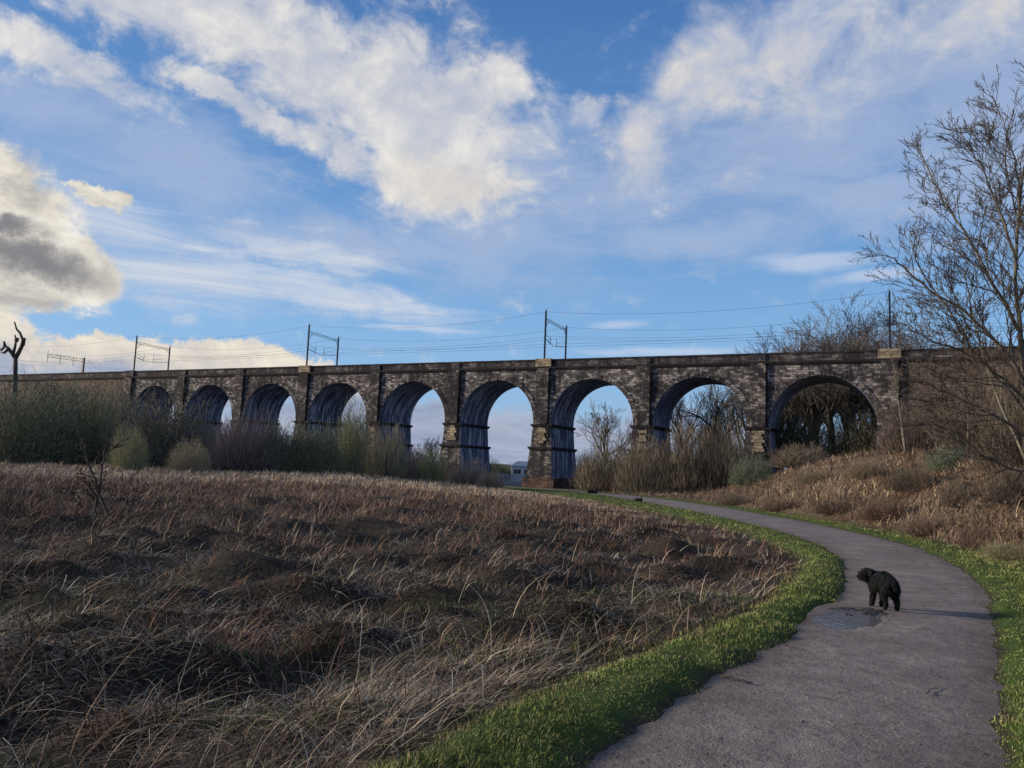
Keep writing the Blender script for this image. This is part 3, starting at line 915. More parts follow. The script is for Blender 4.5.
GW = 'scrub along the far edge of the field'
GREY = (.085, .085, .055); OL = (.13, .125, .05); DK = (.05, .055, .04); MAR = (.095, .072, .06); BR = (.15, .115, .07); GG = (.09, .105, .07)
shrub('dense', 0, 22, 95, 13, 9.6, (.085, .09, .055), 'tall grey green thicket at the left edge, right below the dead snag tree', GW)
shrub('dense', 1, 72, 104, 11, 9.6, (.065, .08, .045), 'dark green thicket just right of the tallest left thicket, under the railway gantry', GW)
shrub('loose', 2, 108, 101, 8, 8.6, (.10, .105, .06), 'pale twigged scrub behind the round olive bush on the left', GW)
shrub('dense', 2, 158, 99, 14, 8.8, (.085, .075, .055), 'broad brownish thicket hiding the first arch of the viaduct', GW)
shrub('loose', 0, 126, 84, 4.6, 4.6, (.16, .155, .07), 'small round olive bush in front of the thickets, behind the bare field sapling', GW)
shrub('loose', 1, 189, 87, 5.0, 3.7, (.19, .155, .085), 'low tawny bush in front of the second arch', GW)
shrub('dense', 0, 215, 100, 9, 5.2, (.07, .075, .06), 'dark scrub filling the foot of the second arch', GW)
shrub('brush', 1, 243, 95, 9, 5.6, (.10, .078, .075), 'maroon twiggy bush below the pier between the second and third arches', GW)
shrub('dense', 1, 285, 98, 9, 5.2, (.085, .09, .06), 'grey green bush under the third arch', GW)
shrub('dense', 2, 318, 100, 8, 5.0, (.10, .105, .06), 'olive grey bush between the third and fourth arches', GW)
shrub('loose', 0, 352, 104, 6.0, 8.0, (.11, .12, .055), 'tall narrow ivy clad bush in the fourth arch', GW)
shrub('brush', 2, 384, 108, 7.5, 5.2, (.15, .135, .08), 'thin straw coloured brush in front of the buff patched pier left of the fifth arch', GW)
shrub('loose', 1, 432, 112, 6.2, 5.0, (.14, .145, .055), 'olive bush in the fifth arch, left of the pier with the buff patch', GW)
shrub('brush', 0, 470, 110, 6.0, 3.4, (.17, .125, .08), 'low brown brush at the foot of the pier left of the sixth arch', GW)
shrub('brush', 1, 405, 111, 5.0, 4.2, (.15, .12, .085), 'short brown brush beside the foot of the broad lime streaked pier', GW)
shrub('brush', 1, 492, 106, 4.2, 2.4, (.19, .14, .09), 'little brown tuft of brush just left of the far gate', GW)

shrub('dense', 2, 112, 122, 9, 10.4, (.065, .06, .042), 'dark ivy coloured thicket against the solid left end wall, under the left gantry', GW)
shrub('dense', 0, 52, 128, 13, 10.6, (.06, .062, .04), 'dark scrub hiding the solid left end wall, right of the dead snag trunk', GW)
shrub('loose', 1, 160, 112, 6, 6.8, (.085, .07, .055), 'twiggy brown bush in the mouth of the first arch', GW)
shrub('loose', 2, -12, 100, 12, 8.2, (.08, .085, .05), 'grey green thicket cut by the left edge of the picture', GW)
shrub('brush', 0, 606, 118, 9.5, 6.2, (.19, .15, .095), 'tawny brushwood right beside the tallest lime streaked pier', GR)
shrub('brush', 1, 645, 112, 9, 6.4, (.18, .145, .09), 'tawny brushwood covering the foot of the pier right of the seventh arch', GR)
shrub('brush', 2, 690, 110, 10, 7.0, (.17, .13, .085), 'brown brushwood in front of the eighth arch', GR)
shrub('brush', 0, 728, 108, 8, 6.8, (.15, .115, .08), 'darker brown brushwood at the right side of the eighth arch', GR)
shrub('dense', 2, 618, 126, 12, 4.6, (.17, .145, .085), 'soft olive brown thicket behind the brushwood beside the tallest streaked pier', GR)
shrub('dense', 0, 668, 124, 12, 5.4, (.16, .135, .08), 'soft olive brown thicket behind the brushwood, left half of the eighth arch', GR)
shrub('loose', 1, 738, 120, 9, 5.6, (.15, .125, .08), 'soft brown thicket behind the brushwood at the pier between the eighth and ninth arches', GR)
shrub('dense', 1, 714, 132, 9, 11.2, (.05, .062, .035), 'dark evergreen mass seen through the eighth arch', GR)
shrub('loose', 2, 752, 88, 5.2, 3.0, (.13, .155, .095), 'pale green bush at the top of the bank below the eighth and ninth arches', GR)
shrub('dense', 2, 806, 122, 13, 6.8, (.09, .085, .06), 'dark undergrowth seen through the ninth arch', GR)
shrub('dense', 0, 858, 118, 11, 7.4, (.085, .075, .055), 'dark scrub at the right springing of the ninth arch', GR)
shrub('brush', 1, 800, 98, 8, 2.4, (.17, .13, .09), 'brown brush on the bank top in front of the ninth arch', GR)
shrub('dense', 1, 951, 42, 2.4, 1.7, (.12, .16, .115), 'grey green gorse bush on the bank beside the bare tree', GR)
shrub('brush', 2, 915, 72, 7, 5.5, (.13, .095, .07), 'tangled brown brush in front of the abutment wall, left of the gorse', GR)
shrub('brush', 0, 985, 52, 6.5, 5.5, (.12, .09, .065), 'tangled brown brush behind the bare tree at the right edge', GR)
shrub('brush', 1, 1040, 34, 5, 4.5, (.11, .085, .06), 'brown brush cut by the right edge of the picture behind the tree stem', GR)
GS = 'low brambles on the right bank'
for i_, (px, D, w, h, cl_, lb) in enumerate((
        (735, 62, 3.4, 1.3, (.17, .12, .085), 'low brown bramble mound farthest along the bank'),
        (778, 50, 3.0, 1.2, (.19, .12, .08), 'rusty bramble mound on the bank below the pale green bush'),
        (812, 58, 4.0, 1.5, (.23, .17, .11), 'straw coloured bramble mound on the bank below the ninth arch'),
        (838, 40, 2.8, 1.1, (.12, .085, .06), 'dark brown bramble patch on the mid bank below the ninth arch'),
        (868, 48, 3.4, 1.5, (.24, .17, .11), 'pale tan bramble mound below the right springing of the ninth arch'),
        (884, 33, 2.4, 1.0, (.15, .085, .06), 'reddish bramble patch on the bank behind the dog'),
        (912, 38, 3.0, 1.4, (.12, .09, .065), 'dark bramble mound left below the gorse bush'),
        (930, 27, 2.0, .9, (.20, .13, .09), 'small rusty bramble patch on the bank below the gorse bush'),
        (965, 30, 2.6, 1.3, (.11, .085, .065), 'dark tangled bramble mound right below the gorse bush'),
        (985, 22, 1.9, .9, (.17, .10, .07), 'reddish brown bramble patch low on the bank near the right edge'),
        (1002, 19, 1.4, .7, (.21, .20, .09), 'yellow green low bush at the foot of the bank near the right edge'),
        (1020, 26, 2.4, 1.4, (.10, .08, .06), 'dark bramble thicket around the foot of the bare tree'))):
    shrub('brush' if i_ % 2 else 'loose', i_, px, D, w, h, cl_, lb, GS, name='bramble', cat='bramble', dz=-.12)
GB = 'far bushes beyond the viaduct'
shrub('dense', 0, 506, 205, 13, 5.0, (.085, .105, .06), 'low green bush beyond the viaduct behind the palisade fence', GB)
shrub('loose', 1, 488, 190, 9, 6.5, (.10, .11, .075), 'green grey bush beyond the sixth arch, left of the white hut', GB)
shrub('loose', 2, 418, 190, 14, 9, (.12, .105, .085), 'hazy twiggy bush beyond the fifth arch', GB)
shrub('loose', 0, 350, 200, 14, 13, (.10, .10, .085), 'hazy grey scrub beyond the fourth arch', GB)
shrub('loose', 1, 285, 210, 14, 9, (.10, .10, .085), 'hazy grey scrub beyond the third arch', GB)
shrub('brush', 2, 590, 160, 9, 8, (.16, .125, .095), 'brown brushwood beyond the seventh arch', GB)


# --- grown trees
class Tree:
    def __init__(s, seed): s.r = random.Random(seed); s.trunk = MB(); s.tw = []
    def vec(s, k=1.0): return Vector((s.r.gauss(0, k), s.r.gauss(0, k), s.r.gauss(0, k)))

    def branch(s, p, d, length, rad_, depth, par):
        steps = max(3, int(3 + length * par.get('seg', 1.2)))
        pts = [p.copy()]; rs = [rad_]; d = d.normalized()
        for i in range(steps):
            t = (i + 1) / steps
            d = (d + s.vec(par['wob']) + Vector((0, 0, par['up']))).normalized()
            p = p + d * (length / steps)
            pts.append(p.copy()); rs.append(max(rad_ * (1 - t * .82), par['rmin']))
        if rad_ > par['thin']: s.trunk.tube(pts, rs, 6 if rad_ > .08 else 4, cap=False)
        else: s.tw.append((pts, rs))
        if depth <= 0: return
        nb = par['nb'][depth] if isinstance(par['nb'], dict) else par['nb']
        nb = max(2, int(nb * s.r.uniform(.75, 1.25)))
        for j in range(nb):
            t = par['t0'] + (1 - par['t0']) * (j + s.r.random()) / nb
            i = min(int(t * steps), steps - 1); q = pts[i].lerp(pts[i + 1], t * steps - i)
            ax = (pts[i + 1] - pts[i]).normalized()
            o = s.vec(); o = (o - ax * o.dot(ax)).normalized()
            an = rad(s.r.uniform(*par['ang']))
            nd = ax * math.cos(an) + o * math.sin(an)
            if 'bias' in par: nd = (nd + par['bias']).normalized()
            s.branch(q, nd, length * s.r.uniform(*par['lr']) * (1 - .35 * t), max(rs[i] * par['rr'], par['rmin']), depth - 1, par)

    def twigs_mesh(s, name):
        """thin shoots as three sided tapered prisms"""
        mb = MB()
        for pts, rs in s.tw: mb.tube(pts, rs, 3, cap=False)
        me = mb.mesh(name)
        a = me.color_attributes.new('Col', 'FLOAT_COLOR', 'POINT')
        c = np.ones((len(me.vertices), 4), np.float32)
        a.data.foreach_set('color', c.ravel())
        return me


def plant_tree(t, name, loc, label, group, bark, twcol, cat='tree', rz=0, scale=(1, 1, 1)):
    e = empty(name, loc, rz); e.scale = scale
    link('trunk', t.trunk.mesh('trunk', True), bark, e)
    link('crown', t.twigs_mesh('crown'), M['twig'], e, color=twcol)
    return tag(e, label, cat, group)


def copy_tree(e, loc, rz, label, group, twcol=None, scale=(1, 1, 1)):
    c = e.copy(); COL.objects.link(c); c.location = loc; c.rotation_euler = (0, 0, rz); c.scale = scale
    c['label'] = label; c['group'] = group
    for ch in list(e.children):
        k = ch.copy(); COL.objects.link(k); k.parent = c
        if twcol and ch.name.startswith('crown'): k.color = (*twcol, 1)
    return c


# near tree at the right edge of the frame
def near_tree():
    D = 20.0
    def at(px, py, dd=0.0):
        q = ray(px + 14, py) * (D + dd); return Vector((q.x, q.y, q.z + EYE))
    t = Tree(5)
    base = at(1034, 545); base.z = float(height(base.x, base.y)) - .1
    root = base.copy()
    stems = [
        ([base, at(1030, 470), at(1012, 385), at(1003, 300), at(1004, 215, .3), at(1015, 140, .6), at(1022, 80, .8)], .080),
        ([base + Vector((.2, .3, 0)), at(1050, 430, .6), at(1058, 330, .9), at(1068, 230, 1.2), at(1078, 120, 1.6), at(1090, 40, 2)], .115),
        ([base + Vector((-.15, .1, 0)), at(1016, 470, .8), at(984, 400, 1.6), at(962, 330, 2.2), at(950, 270, 2.6)], .05),
    ]
    par = dict(wob=.09, up=.05, rmin=.0060, thin=.020, nb={3: 6, 2: 5, 1: 4}, t0=.22, ang=(20, 46), lr=(.40, .62), rr=.58, seg=1.6)

    def smooth_line(pts, w):
        fine = []
        for i in range(len(pts) - 1):
            a0 = pts[max(i - 1, 0)]; a1 = pts[i]; a2 = pts[i + 1]; a3 = pts[min(i + 2, len(pts) - 1)]
            for k in range(4):
                u = k / 4
                fine.append(.5 * ((2 * a1) + (a2 - a0) * u + (2 * a0 - 5 * a1 + 4 * a2 - a3) * u * u + (3 * a1 - a0 - 3 * a2 + a3) * u ** 3) + t.vec(w))
        fine.append(pts[-1]); return fine

    def dress(fine, rs, nl, lmax, lmin, f0, elo=15, left=.45):
        n = len(fine)
        for j in range(nl):
            f = f0 + (1 - f0) * (j + t.r.random() * .8) / nl
            i = min(int(f * (n - 1)), n - 2)
            p = fine[i].lerp(fine[i + 1], f * (n - 1) - i) - root
            ax = (fine[i + 1] - fine[i]).normalized()
            o = t.vec(); o = (o - ax * o.dot(ax)).normalized()
            an = rad(t.r.uniform(24, 50)); d = ax * math.cos(an) + o * math.sin(an)
            ln = (lmax * (1 - f) + lmin) * t.r.uniform(.75, 1.15)
            t.branch(p, d, ln, max(rs[i] * .5, .010), 3 if ln > 1.5 else 2, par)
    for si, (pts, r0) in enumerate(stems):
        fine = smooth_line(pts, .012); n = len(fine)
        rs = [max(r0 * (1 - .85 * i / n), .012) for i in range(n)]
        t.trunk.tube([p - root for p in fine], rs, 8)
        dress(fine, rs, (22, 24, 14)[si], (3.2, 3.6, 2.0)[si], .7, .3)
    # limbs sweeping up and out to the left over the bank
    limbs = [([(1011, 384), (985, 345), (950, 312), (915, 290), (884, 262), (872, 256)], .050, 0),
             ([(1005, 330), (980, 285), (955, 240), (930, 200), (912, 165), (906, 150)], .048, .3),
             ([(1004, 270), (990, 225), (975, 185), (957, 150), (940, 124)], .040, .6),
             ([(1007, 215), (1003, 170), (992, 130), (978, 96)], .032, .9),
             ([(1014, 400), (980, 372), (945, 350), (912, 338), (886, 322)], .042, -.6),
             ([(1018, 440), (985, 418), (955, 402), (925, 390), (905, 378)], .040, -1.0),
             ([(1016, 420), (990, 385), (958, 350), (935, 310), (905, 268), (897, 240)], .042, -.2),
             ([(1024, 470), (1000, 470), (970, 455), (938, 430), (905, 420)], .032, -1.2),
             ([(1006, 300), (1025, 250), (1045, 200), (1060, 140)], .045, .2),
             ([(1008, 345), (1035, 310), (1060, 270), (1085, 220)], .045, .6),
             ([(1055, 380, 1), (1030, 300, 1), (1010, 230, 1), (990, 160, 1), (1000, 110, 1)], .04, .6)]
    for pl, r0, dd in limbs:
        pts = [at(q[0], q[1], (dd * i / (len(pl) - 1)) + (.6 if len(q) > 2 else 0)) for i, q in enumerate(pl)]
        fine = smooth_line(pts, .02); n = len(fine)
        rs = [max(r0 * (1 - .8 * i / n), .009) for i in range(n)]
        t.trunk.tube([p - root for p in fine], rs, 6)
        dress(fine, rs, 22, 1.7, .6, .10)
    plant_tree(t, 'bare_tree', root, 'tall bare multi stemmed tree at the right edge, branches spreading over the bank', None, M['bark_pale'], (.075, .062, .05))


near_tree()

# saplings before the abutment
def sapling(seed, h, r0, nb=14, spread=.28):
    t = Tree(seed)
    pts = [Vector((0, 0, -.2))]; d = Vector((0, 0, 1))
    for i in range(12):
        d = (d + t.vec(.05) + Vector((0, 0, .1))).normalized(); pts.append(pts[-1] + d * h / 12)
    rs = [max(r0 * (1 - i / 13), .012) for i in range(13)]
    t.trunk.tube(pts, rs, 6)
    par = dict(wob=.12, up=.03, rmin=.009, thin=.03, nb=5, t0=.15, ang=(25, 55), lr=(.4, .65), rr=.6, seg=1.6)
    for j in range(nb):
        f = .25 + .72 * j / nb; i = int(f * 12)
        a = t.r.uniform(0, 6.28)
        t.branch(pts[i].copy(), Vector((math.cos(a), math.sin(a), .8)), h * spread * (1.15 - f * .7), rs[i] * .5, 2, par)
    return t


x, y, z = put(906, 66)
s1 = plant_tree(sapling(21, 9.6, .16), 'bare_sapling', (x, y, z), 'tallest slim pale sapling in front of the end pier of the viaduct', 'saplings before the abutment', M['bark_pale'], (.12, .10, .075))
s1.rotation_euler = (0, rad(-6), 0)
for (px, D, sc, rz, lb) in ((938, 60, .62, 1.3, 'short pale sapling left of the gorse bush against the abutment wall'), (945, 58, .55, 2.6, 'shortest sapling touching the gorse bush on its left'),
                            (1000, 44, .7, 4., 'sapling standing behind the near bare tree stem'), (968, 48, .5, 5., 'small sapling between the gorse bush and the near bare tree')):
    x, y, z = put(px, D); copy_tree(s1, (x, y, z), rz, lb, 'saplings before the abutment', None, (sc, sc, sc))


# far bare trees
def bare_tree(seed, h, dens=1.0, rmin=.020):
    t = Tree(seed)
    par = dict(wob=.11, up=.05, rmin=rmin, thin=.07, nb={4: 5, 3: 6, 2: 6, 1: 5}, t0=.25, ang=(18, 46), lr=(.5, .74), rr=.62, seg=.7)
    pts = [Vector((0, 0, -.3))]; d = Vector((0, 0, 1))
    for i in range(6):
        d = (d + t.vec(.05)).normalized(); pts.append(pts[-1] + d * h * .07)
    r0 = h * .018
    t.trunk.tube(pts, [r0 * (1.25 - .07 * i) for i in range(7)], 8, cap=False)
    for j in range(int(8 * dens)):
        a = j * 2.4 + t.r.random(); e = rad(t.r.uniform(35, 80))
        i = 3 + j % 4
        t.branch(pts[i].copy(), Vector((math.cos(a) * math.cos(e), math.sin(a) * math.cos(e), math.sin(e))), h * t.r.uniform(.34, .5), r0 * .55, 3, par)
    return t


GT = 'bare trees beyond the viaduct'
TC = (.10, .085, .075)
x, y, z = put(905, 136)
T1 = plant_tree(bare_tree(31, 20), 'bare_tree', (x, y, z), 'bare tree crown rising over the parapet beside the right railway masts', GT, M['bark'], TC)
x, y, z = put(608, 158)
T2 = plant_tree(bare_tree(33, 15), 'bare_tree', (x, y, z), 'lone bare tree beyond the seventh arch', GT, M['bark'], (.11, .09, .08))
T3 = plant_tree(bare_tree(35, 18, 1.3), 'bare_tree', (*put(862, 140)[:2], put(862, 140)[2]), 'bare tree crown over the parapet, second tree left of the right railway masts', GT, M['bark'], TC)
T3.scale = (1.5,) * 3; T1.scale = (1.4,) * 3; T2.scale = (1.3,) * 3
base_list = [
    (T1, 885, 146, 1.6, 5.2, 'bare tree crown over the parapet just left of the right railway masts'),
    (T1, 846, 150, 1.6, 3.9, 'bare tree crown over the parapet, third tree left of the right railway masts'),
    (T3, 793, 160, 1.60, 5.6, 'bare tree crown over the parapet, second from the left end of the row'),
    (T3, 874, 152, 1.6, 1.4, 'tallest bare tree crown over the parapet, behind the others'),
    (T3, 817, 158, 1.55, .4, 'bare tree crown at the back of the row over the parapet'),

    (T1, 832, 142, 1.66, 1.0, 'bare tree crown over the parapet in the middle of the row'),
    (T3, 803, 150, 1.62, 2.0, 'bare tree crown over the parapet above the ninth arch crown'),
    (T1, 781, 156, 1.50, 3.1, 'lowest leftmost bare crown showing over the parapet'),
    (T1, 722, 140, 1.2, 2.3, 'tall bare tree close behind the eighth arch, right half'),
    (T3, 690, 146, 1.2, .6, 'tall bare tree close behind the eighth arch, left half'),
    (T2, 738, 150, 1.5, 1.9, 'bare tree behind the eighth arch next to the ninth pier'),
    (T2, 428, 170, .72, 3.3, 'small bare tree beyond the fifth arch above the olive bush'),
    (T2, 636, 150, 1.0, 2.9, 'bare tree behind the pier right of the seventh arch'),
    (T2, 350, 112, .66, 1.1, 'small bare tree standing up in front of the fourth arch'),
    (T1, 28, 175, .95, 1.8, 'bare tree crown above the parapet right of the dead snag tree'),
    (T3, 52, 185, 1.0, 3.8, 'bare tree crown above the parapet under the railway gantry arm'),
]
for src, px, D, sc, rz, lb in base_list:
    x, y, z = put(px, D); copy_tree(src, (x, y, z), rz, lb, GT if D > 115 else 'bare trees by the viaduct', None, (sc, sc, sc))


def domed(px, D, toppx, w, label, col):
    x, y, z = put(px, D, -.3)
    top = ray(px, toppx).z * D + EYE
    h = (top - z)
    e = empty('bare_tree', (x, y, z), px * .9)
    t = Tree(int(px)); t.trunk.tube([(0, 0, 0), (.1, .1, h * .2), (0, .2, h * .45)], [.42, .34, .2], 8)
    for k in range(9):
        a = k * .7; t.trunk.tube([(0, .1, h * .22), (math.cos(a) * w * .12, math.sin(a) * w * .12, h * .5), (math.cos(a) * w * .3, math.sin(a) * w * .3, h * .8)], [.18, .10, .04], 5)
    link('trunk', t.trunk.mesh('trunk', True), M['bark'], e)
    link('crown', DOME[int(px) % 2], M['twig'], e, loc=(0, 0, h * .35), scale=(w / 9.2, w / 9.2, h * .65 / 8.6), color=col)
    tag(e, label, 'tree', GT)


DOME = [shrub_mesh('crown', 180 + i, 6500, up=2.2, shell=.6, tw=.035, ln=(.5, 1.3), lumps=5) for i in range(2)]
for px, D, tp, w, lb in ((792, 165, 338, 13, 'lowest domed twiggy crown over the parapet, at the left end of the row'), (818, 160, 326, 13, 'domed twiggy crown over the parapet above the ninth arch'),
                         (846, 158, 319, 14, 'rounded twiggy crown over the parapet, middle of the row'), (876, 155, 314, 14, 'highest rounded twiggy crown over the parapet, left of the masts'),
                         (907, 158, 320, 12, 'domed twiggy crown over the parapet behind the right railway masts')):
    domed(px, D, tp, w, lb, (.15, .125, .11))


# dead snag
def snag():
    D = 112.0
    def at(px, py, dd=0): q = ray(px, py) * (D + dd); return Vector((q.x, q.y, q.z + EYE))
    b = at(15, 470); b.z = float(height(b.x, b.y)) - .3
    e = empty('dead_tree', b)
    mb = MB()
    mb.tube([p - b for p in (b, at(15.5, 420), at(15, 385), at(15.5, 368), at(15.5, 357))], [.46, .38, .32, .30, .28], 9)
    mb.build('trunk', M['bark_dead'], e, smooth=True)
    for pl in ([(15.5, 358), (19, 352), (22.5, 345), (23, 340), (20, 333), (16.5, 329), (14.5, 322)],
               [(15.5, 358), (12, 353), (8, 348), (5, 346), (1.5, 350), (-4, 347)],
               [(13, 355), (15, 347), (16, 341), (15, 335)], [(5, 346), (4, 341.5)], [(8.5, 349), (4, 353), (1, 352)],
               [(22.5, 345), (24.5, 338)], [(16, 341), (18, 338)]):
        mb = MB(); n = len(pl)
        mb.tube([at(x, y, .2 * i) - b for i, (x, y) in enumerate(pl)], [.32 * (1 - .75 * i / n) * (1 if pl[0][0] > 15 else .7) for i in range(n)], 6)
        mb.build('limb', M['bark_dead'], e, smooth=True)
    tag(e, 'dead leafless snag with crooked limbs above the left end of the parapet', 'tree')


snag()

# field sapling, several thin dark stems
def field_shrub():
    t = Tree(44)
    par = dict(wob=.13, up=.04, rmin=.011, thin=.02, nb={3: 7, 2: 4, 1: 3}, t0=.25, ang=(25, 58), lr=(.30, .48), rr=.6, seg=3)
    for (dx, hx, lean, r_) in ((0, 2.5, -.04, .058), (.50, 2.3, .05, .052), (.92, 1.15, .25, .028), (.05, 1.1, -.7, .026), (.60, .95, .8, .024), (1.1, .9, 1.3, .020), (-.35, .9, -.5, .02), (.25, 1.5, .1, .026)):
        t.branch(Vector((dx, t.r.uniform(-.3, .3), -.1)), Vector((lean * .6, t.r.uniform(-.15, .15), 1)), hx, r_, 3, par)
    x, y, z = put(100, 22.5)
    plant_tree(t, 'bare_shrub', (x, y, z), 'spindly dark leafless sapling clump alone in the left of the field', None, M['bark'], (.045, .038, .034), 'shrub')


field_shrub()

# ------------------------------------------------------------------ viaduct
P0 = Vector((-92.46, 183.25)); AV = -.468; SP = 18.3
TOP, STR, SPR = 20.29, 18.62, 8.79       # parapet top, string course, springing
RAD = 7.45; WID = 10.6
E = empty('viaduct', (P0.x, P0.y, 0), AV)
tag(E, 'long sooty stone railway viaduct of nine round arches crossing the whole view', 'viaduct')
HC = .45                                   # arch centre above the springing


def arcade():
    mb = MB()
    n = 32
    for i in range(9):
        c = SP * i + SP / 2
        x0 = c - SP / 2; x1 = c + SP / 2
        prof = [(c - RAD, SPR)] + [(c - RAD * math.cos(math.pi * k / n), SPR + HC + RAD * math.sin(math.pi * k / n)) for k in range(n + 1)] + [(c + RAD, SPR)]
        for w, fl in ((0, 0), (WID, 1)):
            mb.add([(x0, w, SPR), (prof[0][0], w, SPR), (prof[0][0], w, STR), (x0, w, STR)], [(0, 1, 2, 3) if not fl else (3, 2, 1, 0)])
            mb.add([(prof[-1][0], w, SPR), (x1, w, SPR), (x1, w, STR), (prof[-1][0], w, STR)], [(0, 1, 2, 3) if not fl else (3, 2, 1, 0)])
            for a, b_ in zip(prof, prof[1:]):
                if b_[0] - a[0] < 1e-6: continue
                f = (0, 1, 2, 3) if not fl else (3, 2, 1, 0)
                mb.add([(a[0], w, a[1]), (b_[0], w, b_[1]), (b_[0], w, STR), (a[0], w, STR)], [f])
        for a, b_ in zip(prof, prof[1:]):
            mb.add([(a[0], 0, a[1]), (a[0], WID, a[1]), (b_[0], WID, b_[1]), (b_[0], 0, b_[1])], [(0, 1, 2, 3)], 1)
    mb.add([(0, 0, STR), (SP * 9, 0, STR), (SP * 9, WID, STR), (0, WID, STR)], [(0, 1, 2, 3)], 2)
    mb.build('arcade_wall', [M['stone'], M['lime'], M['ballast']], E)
    # voussoir rings, a little proud of the face
    for i in range(9):
        c = SP * i + SP / 2; mb = MB(); q = 42
        for k in range(q):
            a0 = math.pi * (k + .04) / q; a1 = math.pi * (k + .96) / q
            p = [(c - r_ * math.cos(a), SPR + HC + r_ * math.sin(a)) for r_, a in ((RAD + .004, a0), (RAD + .85, a0), (RAD + .85, a1), (RAD + .004, a1))]
            y0 = -.07 - .03 * ((k * 7) % 3)
            mb.add([(x, y0, z) for x, z in p] + [(x, .05, z) for x, z in p], [(0, 1, 2, 3), (0, 4, 5, 1), (1, 5, 6, 2), (2, 6, 7, 3), (3, 7, 4, 0)])
        mb.build('arch_ring', M['stone'], E)


arcade()


def frustum(mb, cx, w0, w1, y0a, y0b, y1a, y1b, z0, z1, side_m=1, front_m=0):
    """lower half width w0 at z0 (front y0a, back y1a); upper w1 at z1 (y0b, y1b)"""
    v = [(cx - w0, y0a, z0), (cx + w0, y0a, z0), (cx + w0, y1a, z0), (cx - w0, y1a, z0), (cx - w1, y0b, z1), (cx + w1, y0b, z1), (cx + w1, y1b, z1), (cx - w1, y1b, z1)]
    mb.add(v, [(0, 1, 5, 4), (2, 3, 7, 6)], front_m)
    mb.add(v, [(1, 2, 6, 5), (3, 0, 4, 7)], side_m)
    mb.add(v, [(4, 5, 6, 7)], front_m)


HW = SP / 2 - RAD   # 1.70 half width at the springing
for i in range(1, 9):
    cx = SP * i
    zb = -5.0
    f = lambda z: (SPR - .35 - z) / 13.0       # batter factor
    # upper shaft, middle band, lower shaft, plinth
    p = None
    mb = MB()
    zs = [SPR - .35, SPR - 4.0]
    frustum(mb, cx, HW + .55 * f(zs[1]) * 1.6, HW + .03, -.05 - .5 * f(zs[1]), -.05, WID + .05 + .5 * f(zs[1]), WID + .05, zs[1], zs[0])
    z2 = SPR - 4.35; z3 = -.6
    frustum(mb, cx, HW + .12 + .88 * f(z3) * 1.1, HW + .10 + .88 * f(z2), -.12 - .7 * f(z3), -.1 - .5 * f(z2), WID + .12 + .7 * f(z3), WID + .1 + .5 * f(z2), z3, z2)
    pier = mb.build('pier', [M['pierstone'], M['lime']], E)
    mb = MB(); h = HW + 1.12 + .1
    frustum(mb, cx, h + .25, h + .05, -1.15, -.95, WID + 1.15, WID + .95, zb, z3 + .0, 0)
    mb.build('plinth', M['redstone'], pier)
    for (z0, z1, pr) in ((SPR - .35, SPR, .34), (SPR - 4.35, SPR - 4.0, .36)):
        mb = MB(); ww = HW + pr + (.45 if z0 < SPR - 1 else 0) * .6; yy0 = -pr - (.28 if z0 < SPR - 1 else 0)
        mb.box(cx - ww, cx + ww, yy0, WID - yy0, z0, z1)
        mb.box(cx - ww + .14, cx + ww - .14, yy0 + .14, WID - yy0 - .14, z0 - .16, z0 - .003)
        mb.build('impost_band', M['band'], pier)
    # buff patch of newer stone on the lit face
    if i in (5, 6, 7, 4, 8):
        mb = MB(); hgt = {5: (5.6, 7.9), 6: (5.4, 7.9), 7: (4.8, 7.8), 4: (1.2, 7.6), 8: (5.0, 7.8)}[i]
        z = hgt[0]; k = 0
        while z < hgt[1]:
            w0 = .55 + .45 * ((k * 5 + i) % 3) / 2
            if not (i in (4, 7) and k % 3 == 2):
                y = -.11 - .5 * f(z) - .10
                mb.box(cx - w0 * .9, cx + w0, y, y + .3, z, z + .44)
            z += .46; k += 1
        mb.build('buff_patch', M['yellow'], pier)

# pilasters above each pier up to the string course
for i in range(0, 10):
    cx = SP * i; mb = MB()
    mb.box(cx - 1.15, cx + 1.15, -.5, .05, SPR + .003, STR - .003)
    mb.build('pilaster', M['pierstone'], E)
    mb = MB(); mb.tube([(cx + 1.32, -.16, SPR - 3), (cx + 1.32, -.16, STR - .1)], .09, 6)  # dark strip standing in for the shade on the pilaster's right side
    mb.build('pilaster_shade_line', M['band'], E)
# string course, parapet with its coping
XL, XR = -190.0, SP * 9 + 90
for w, sg in ((0, -1), (WID, 1)):
    mb = MB(); a, b_ = sorted((w + sg * .32, w - sg * .6))
    mb.box(XL, XR, a, b_, STR, STR + .34)
    a, b_ = sorted((w + sg * .18, w - sg * .6))
    mb.box(XL, XR, a, b_, STR - .22, STR - .003)
    mb.build('string_course', M['band'], E)
    mb = MB(); a, b_ = sorted((w + sg * .02, w - sg * .45)); mb.box(XL, XR, a, b_, STR + .342, TOP - .28)
    mb.build('parapet', M['parapet'], E)
    mb = MB(); a, b_ = sorted((w + sg * .14, w - sg * .57))
    x = XL
    while x < XR:
        mb.box(x + .01, x + 1.79, a, b_, TOP - .278, TOP + .004 * ((int(x * 10) * 7) % 5 - 2)); x += 1.8
    mb.build('coping', M['band'], E)
for i in range(0, 10):
    mb = MB(); cx = SP * i
    big = i in (0, 3, 6, 9)
    mb.box(cx - (1.5 if big else 1.1), cx + (1.5 if big else 1.1), -.42 if big else -.24, .5, STR + .344, TOP + (.10 if big else -.285))
    mb.build('parapet_block', M['yellow'] if i in (3, 6, 9) else M['parapet'], E)
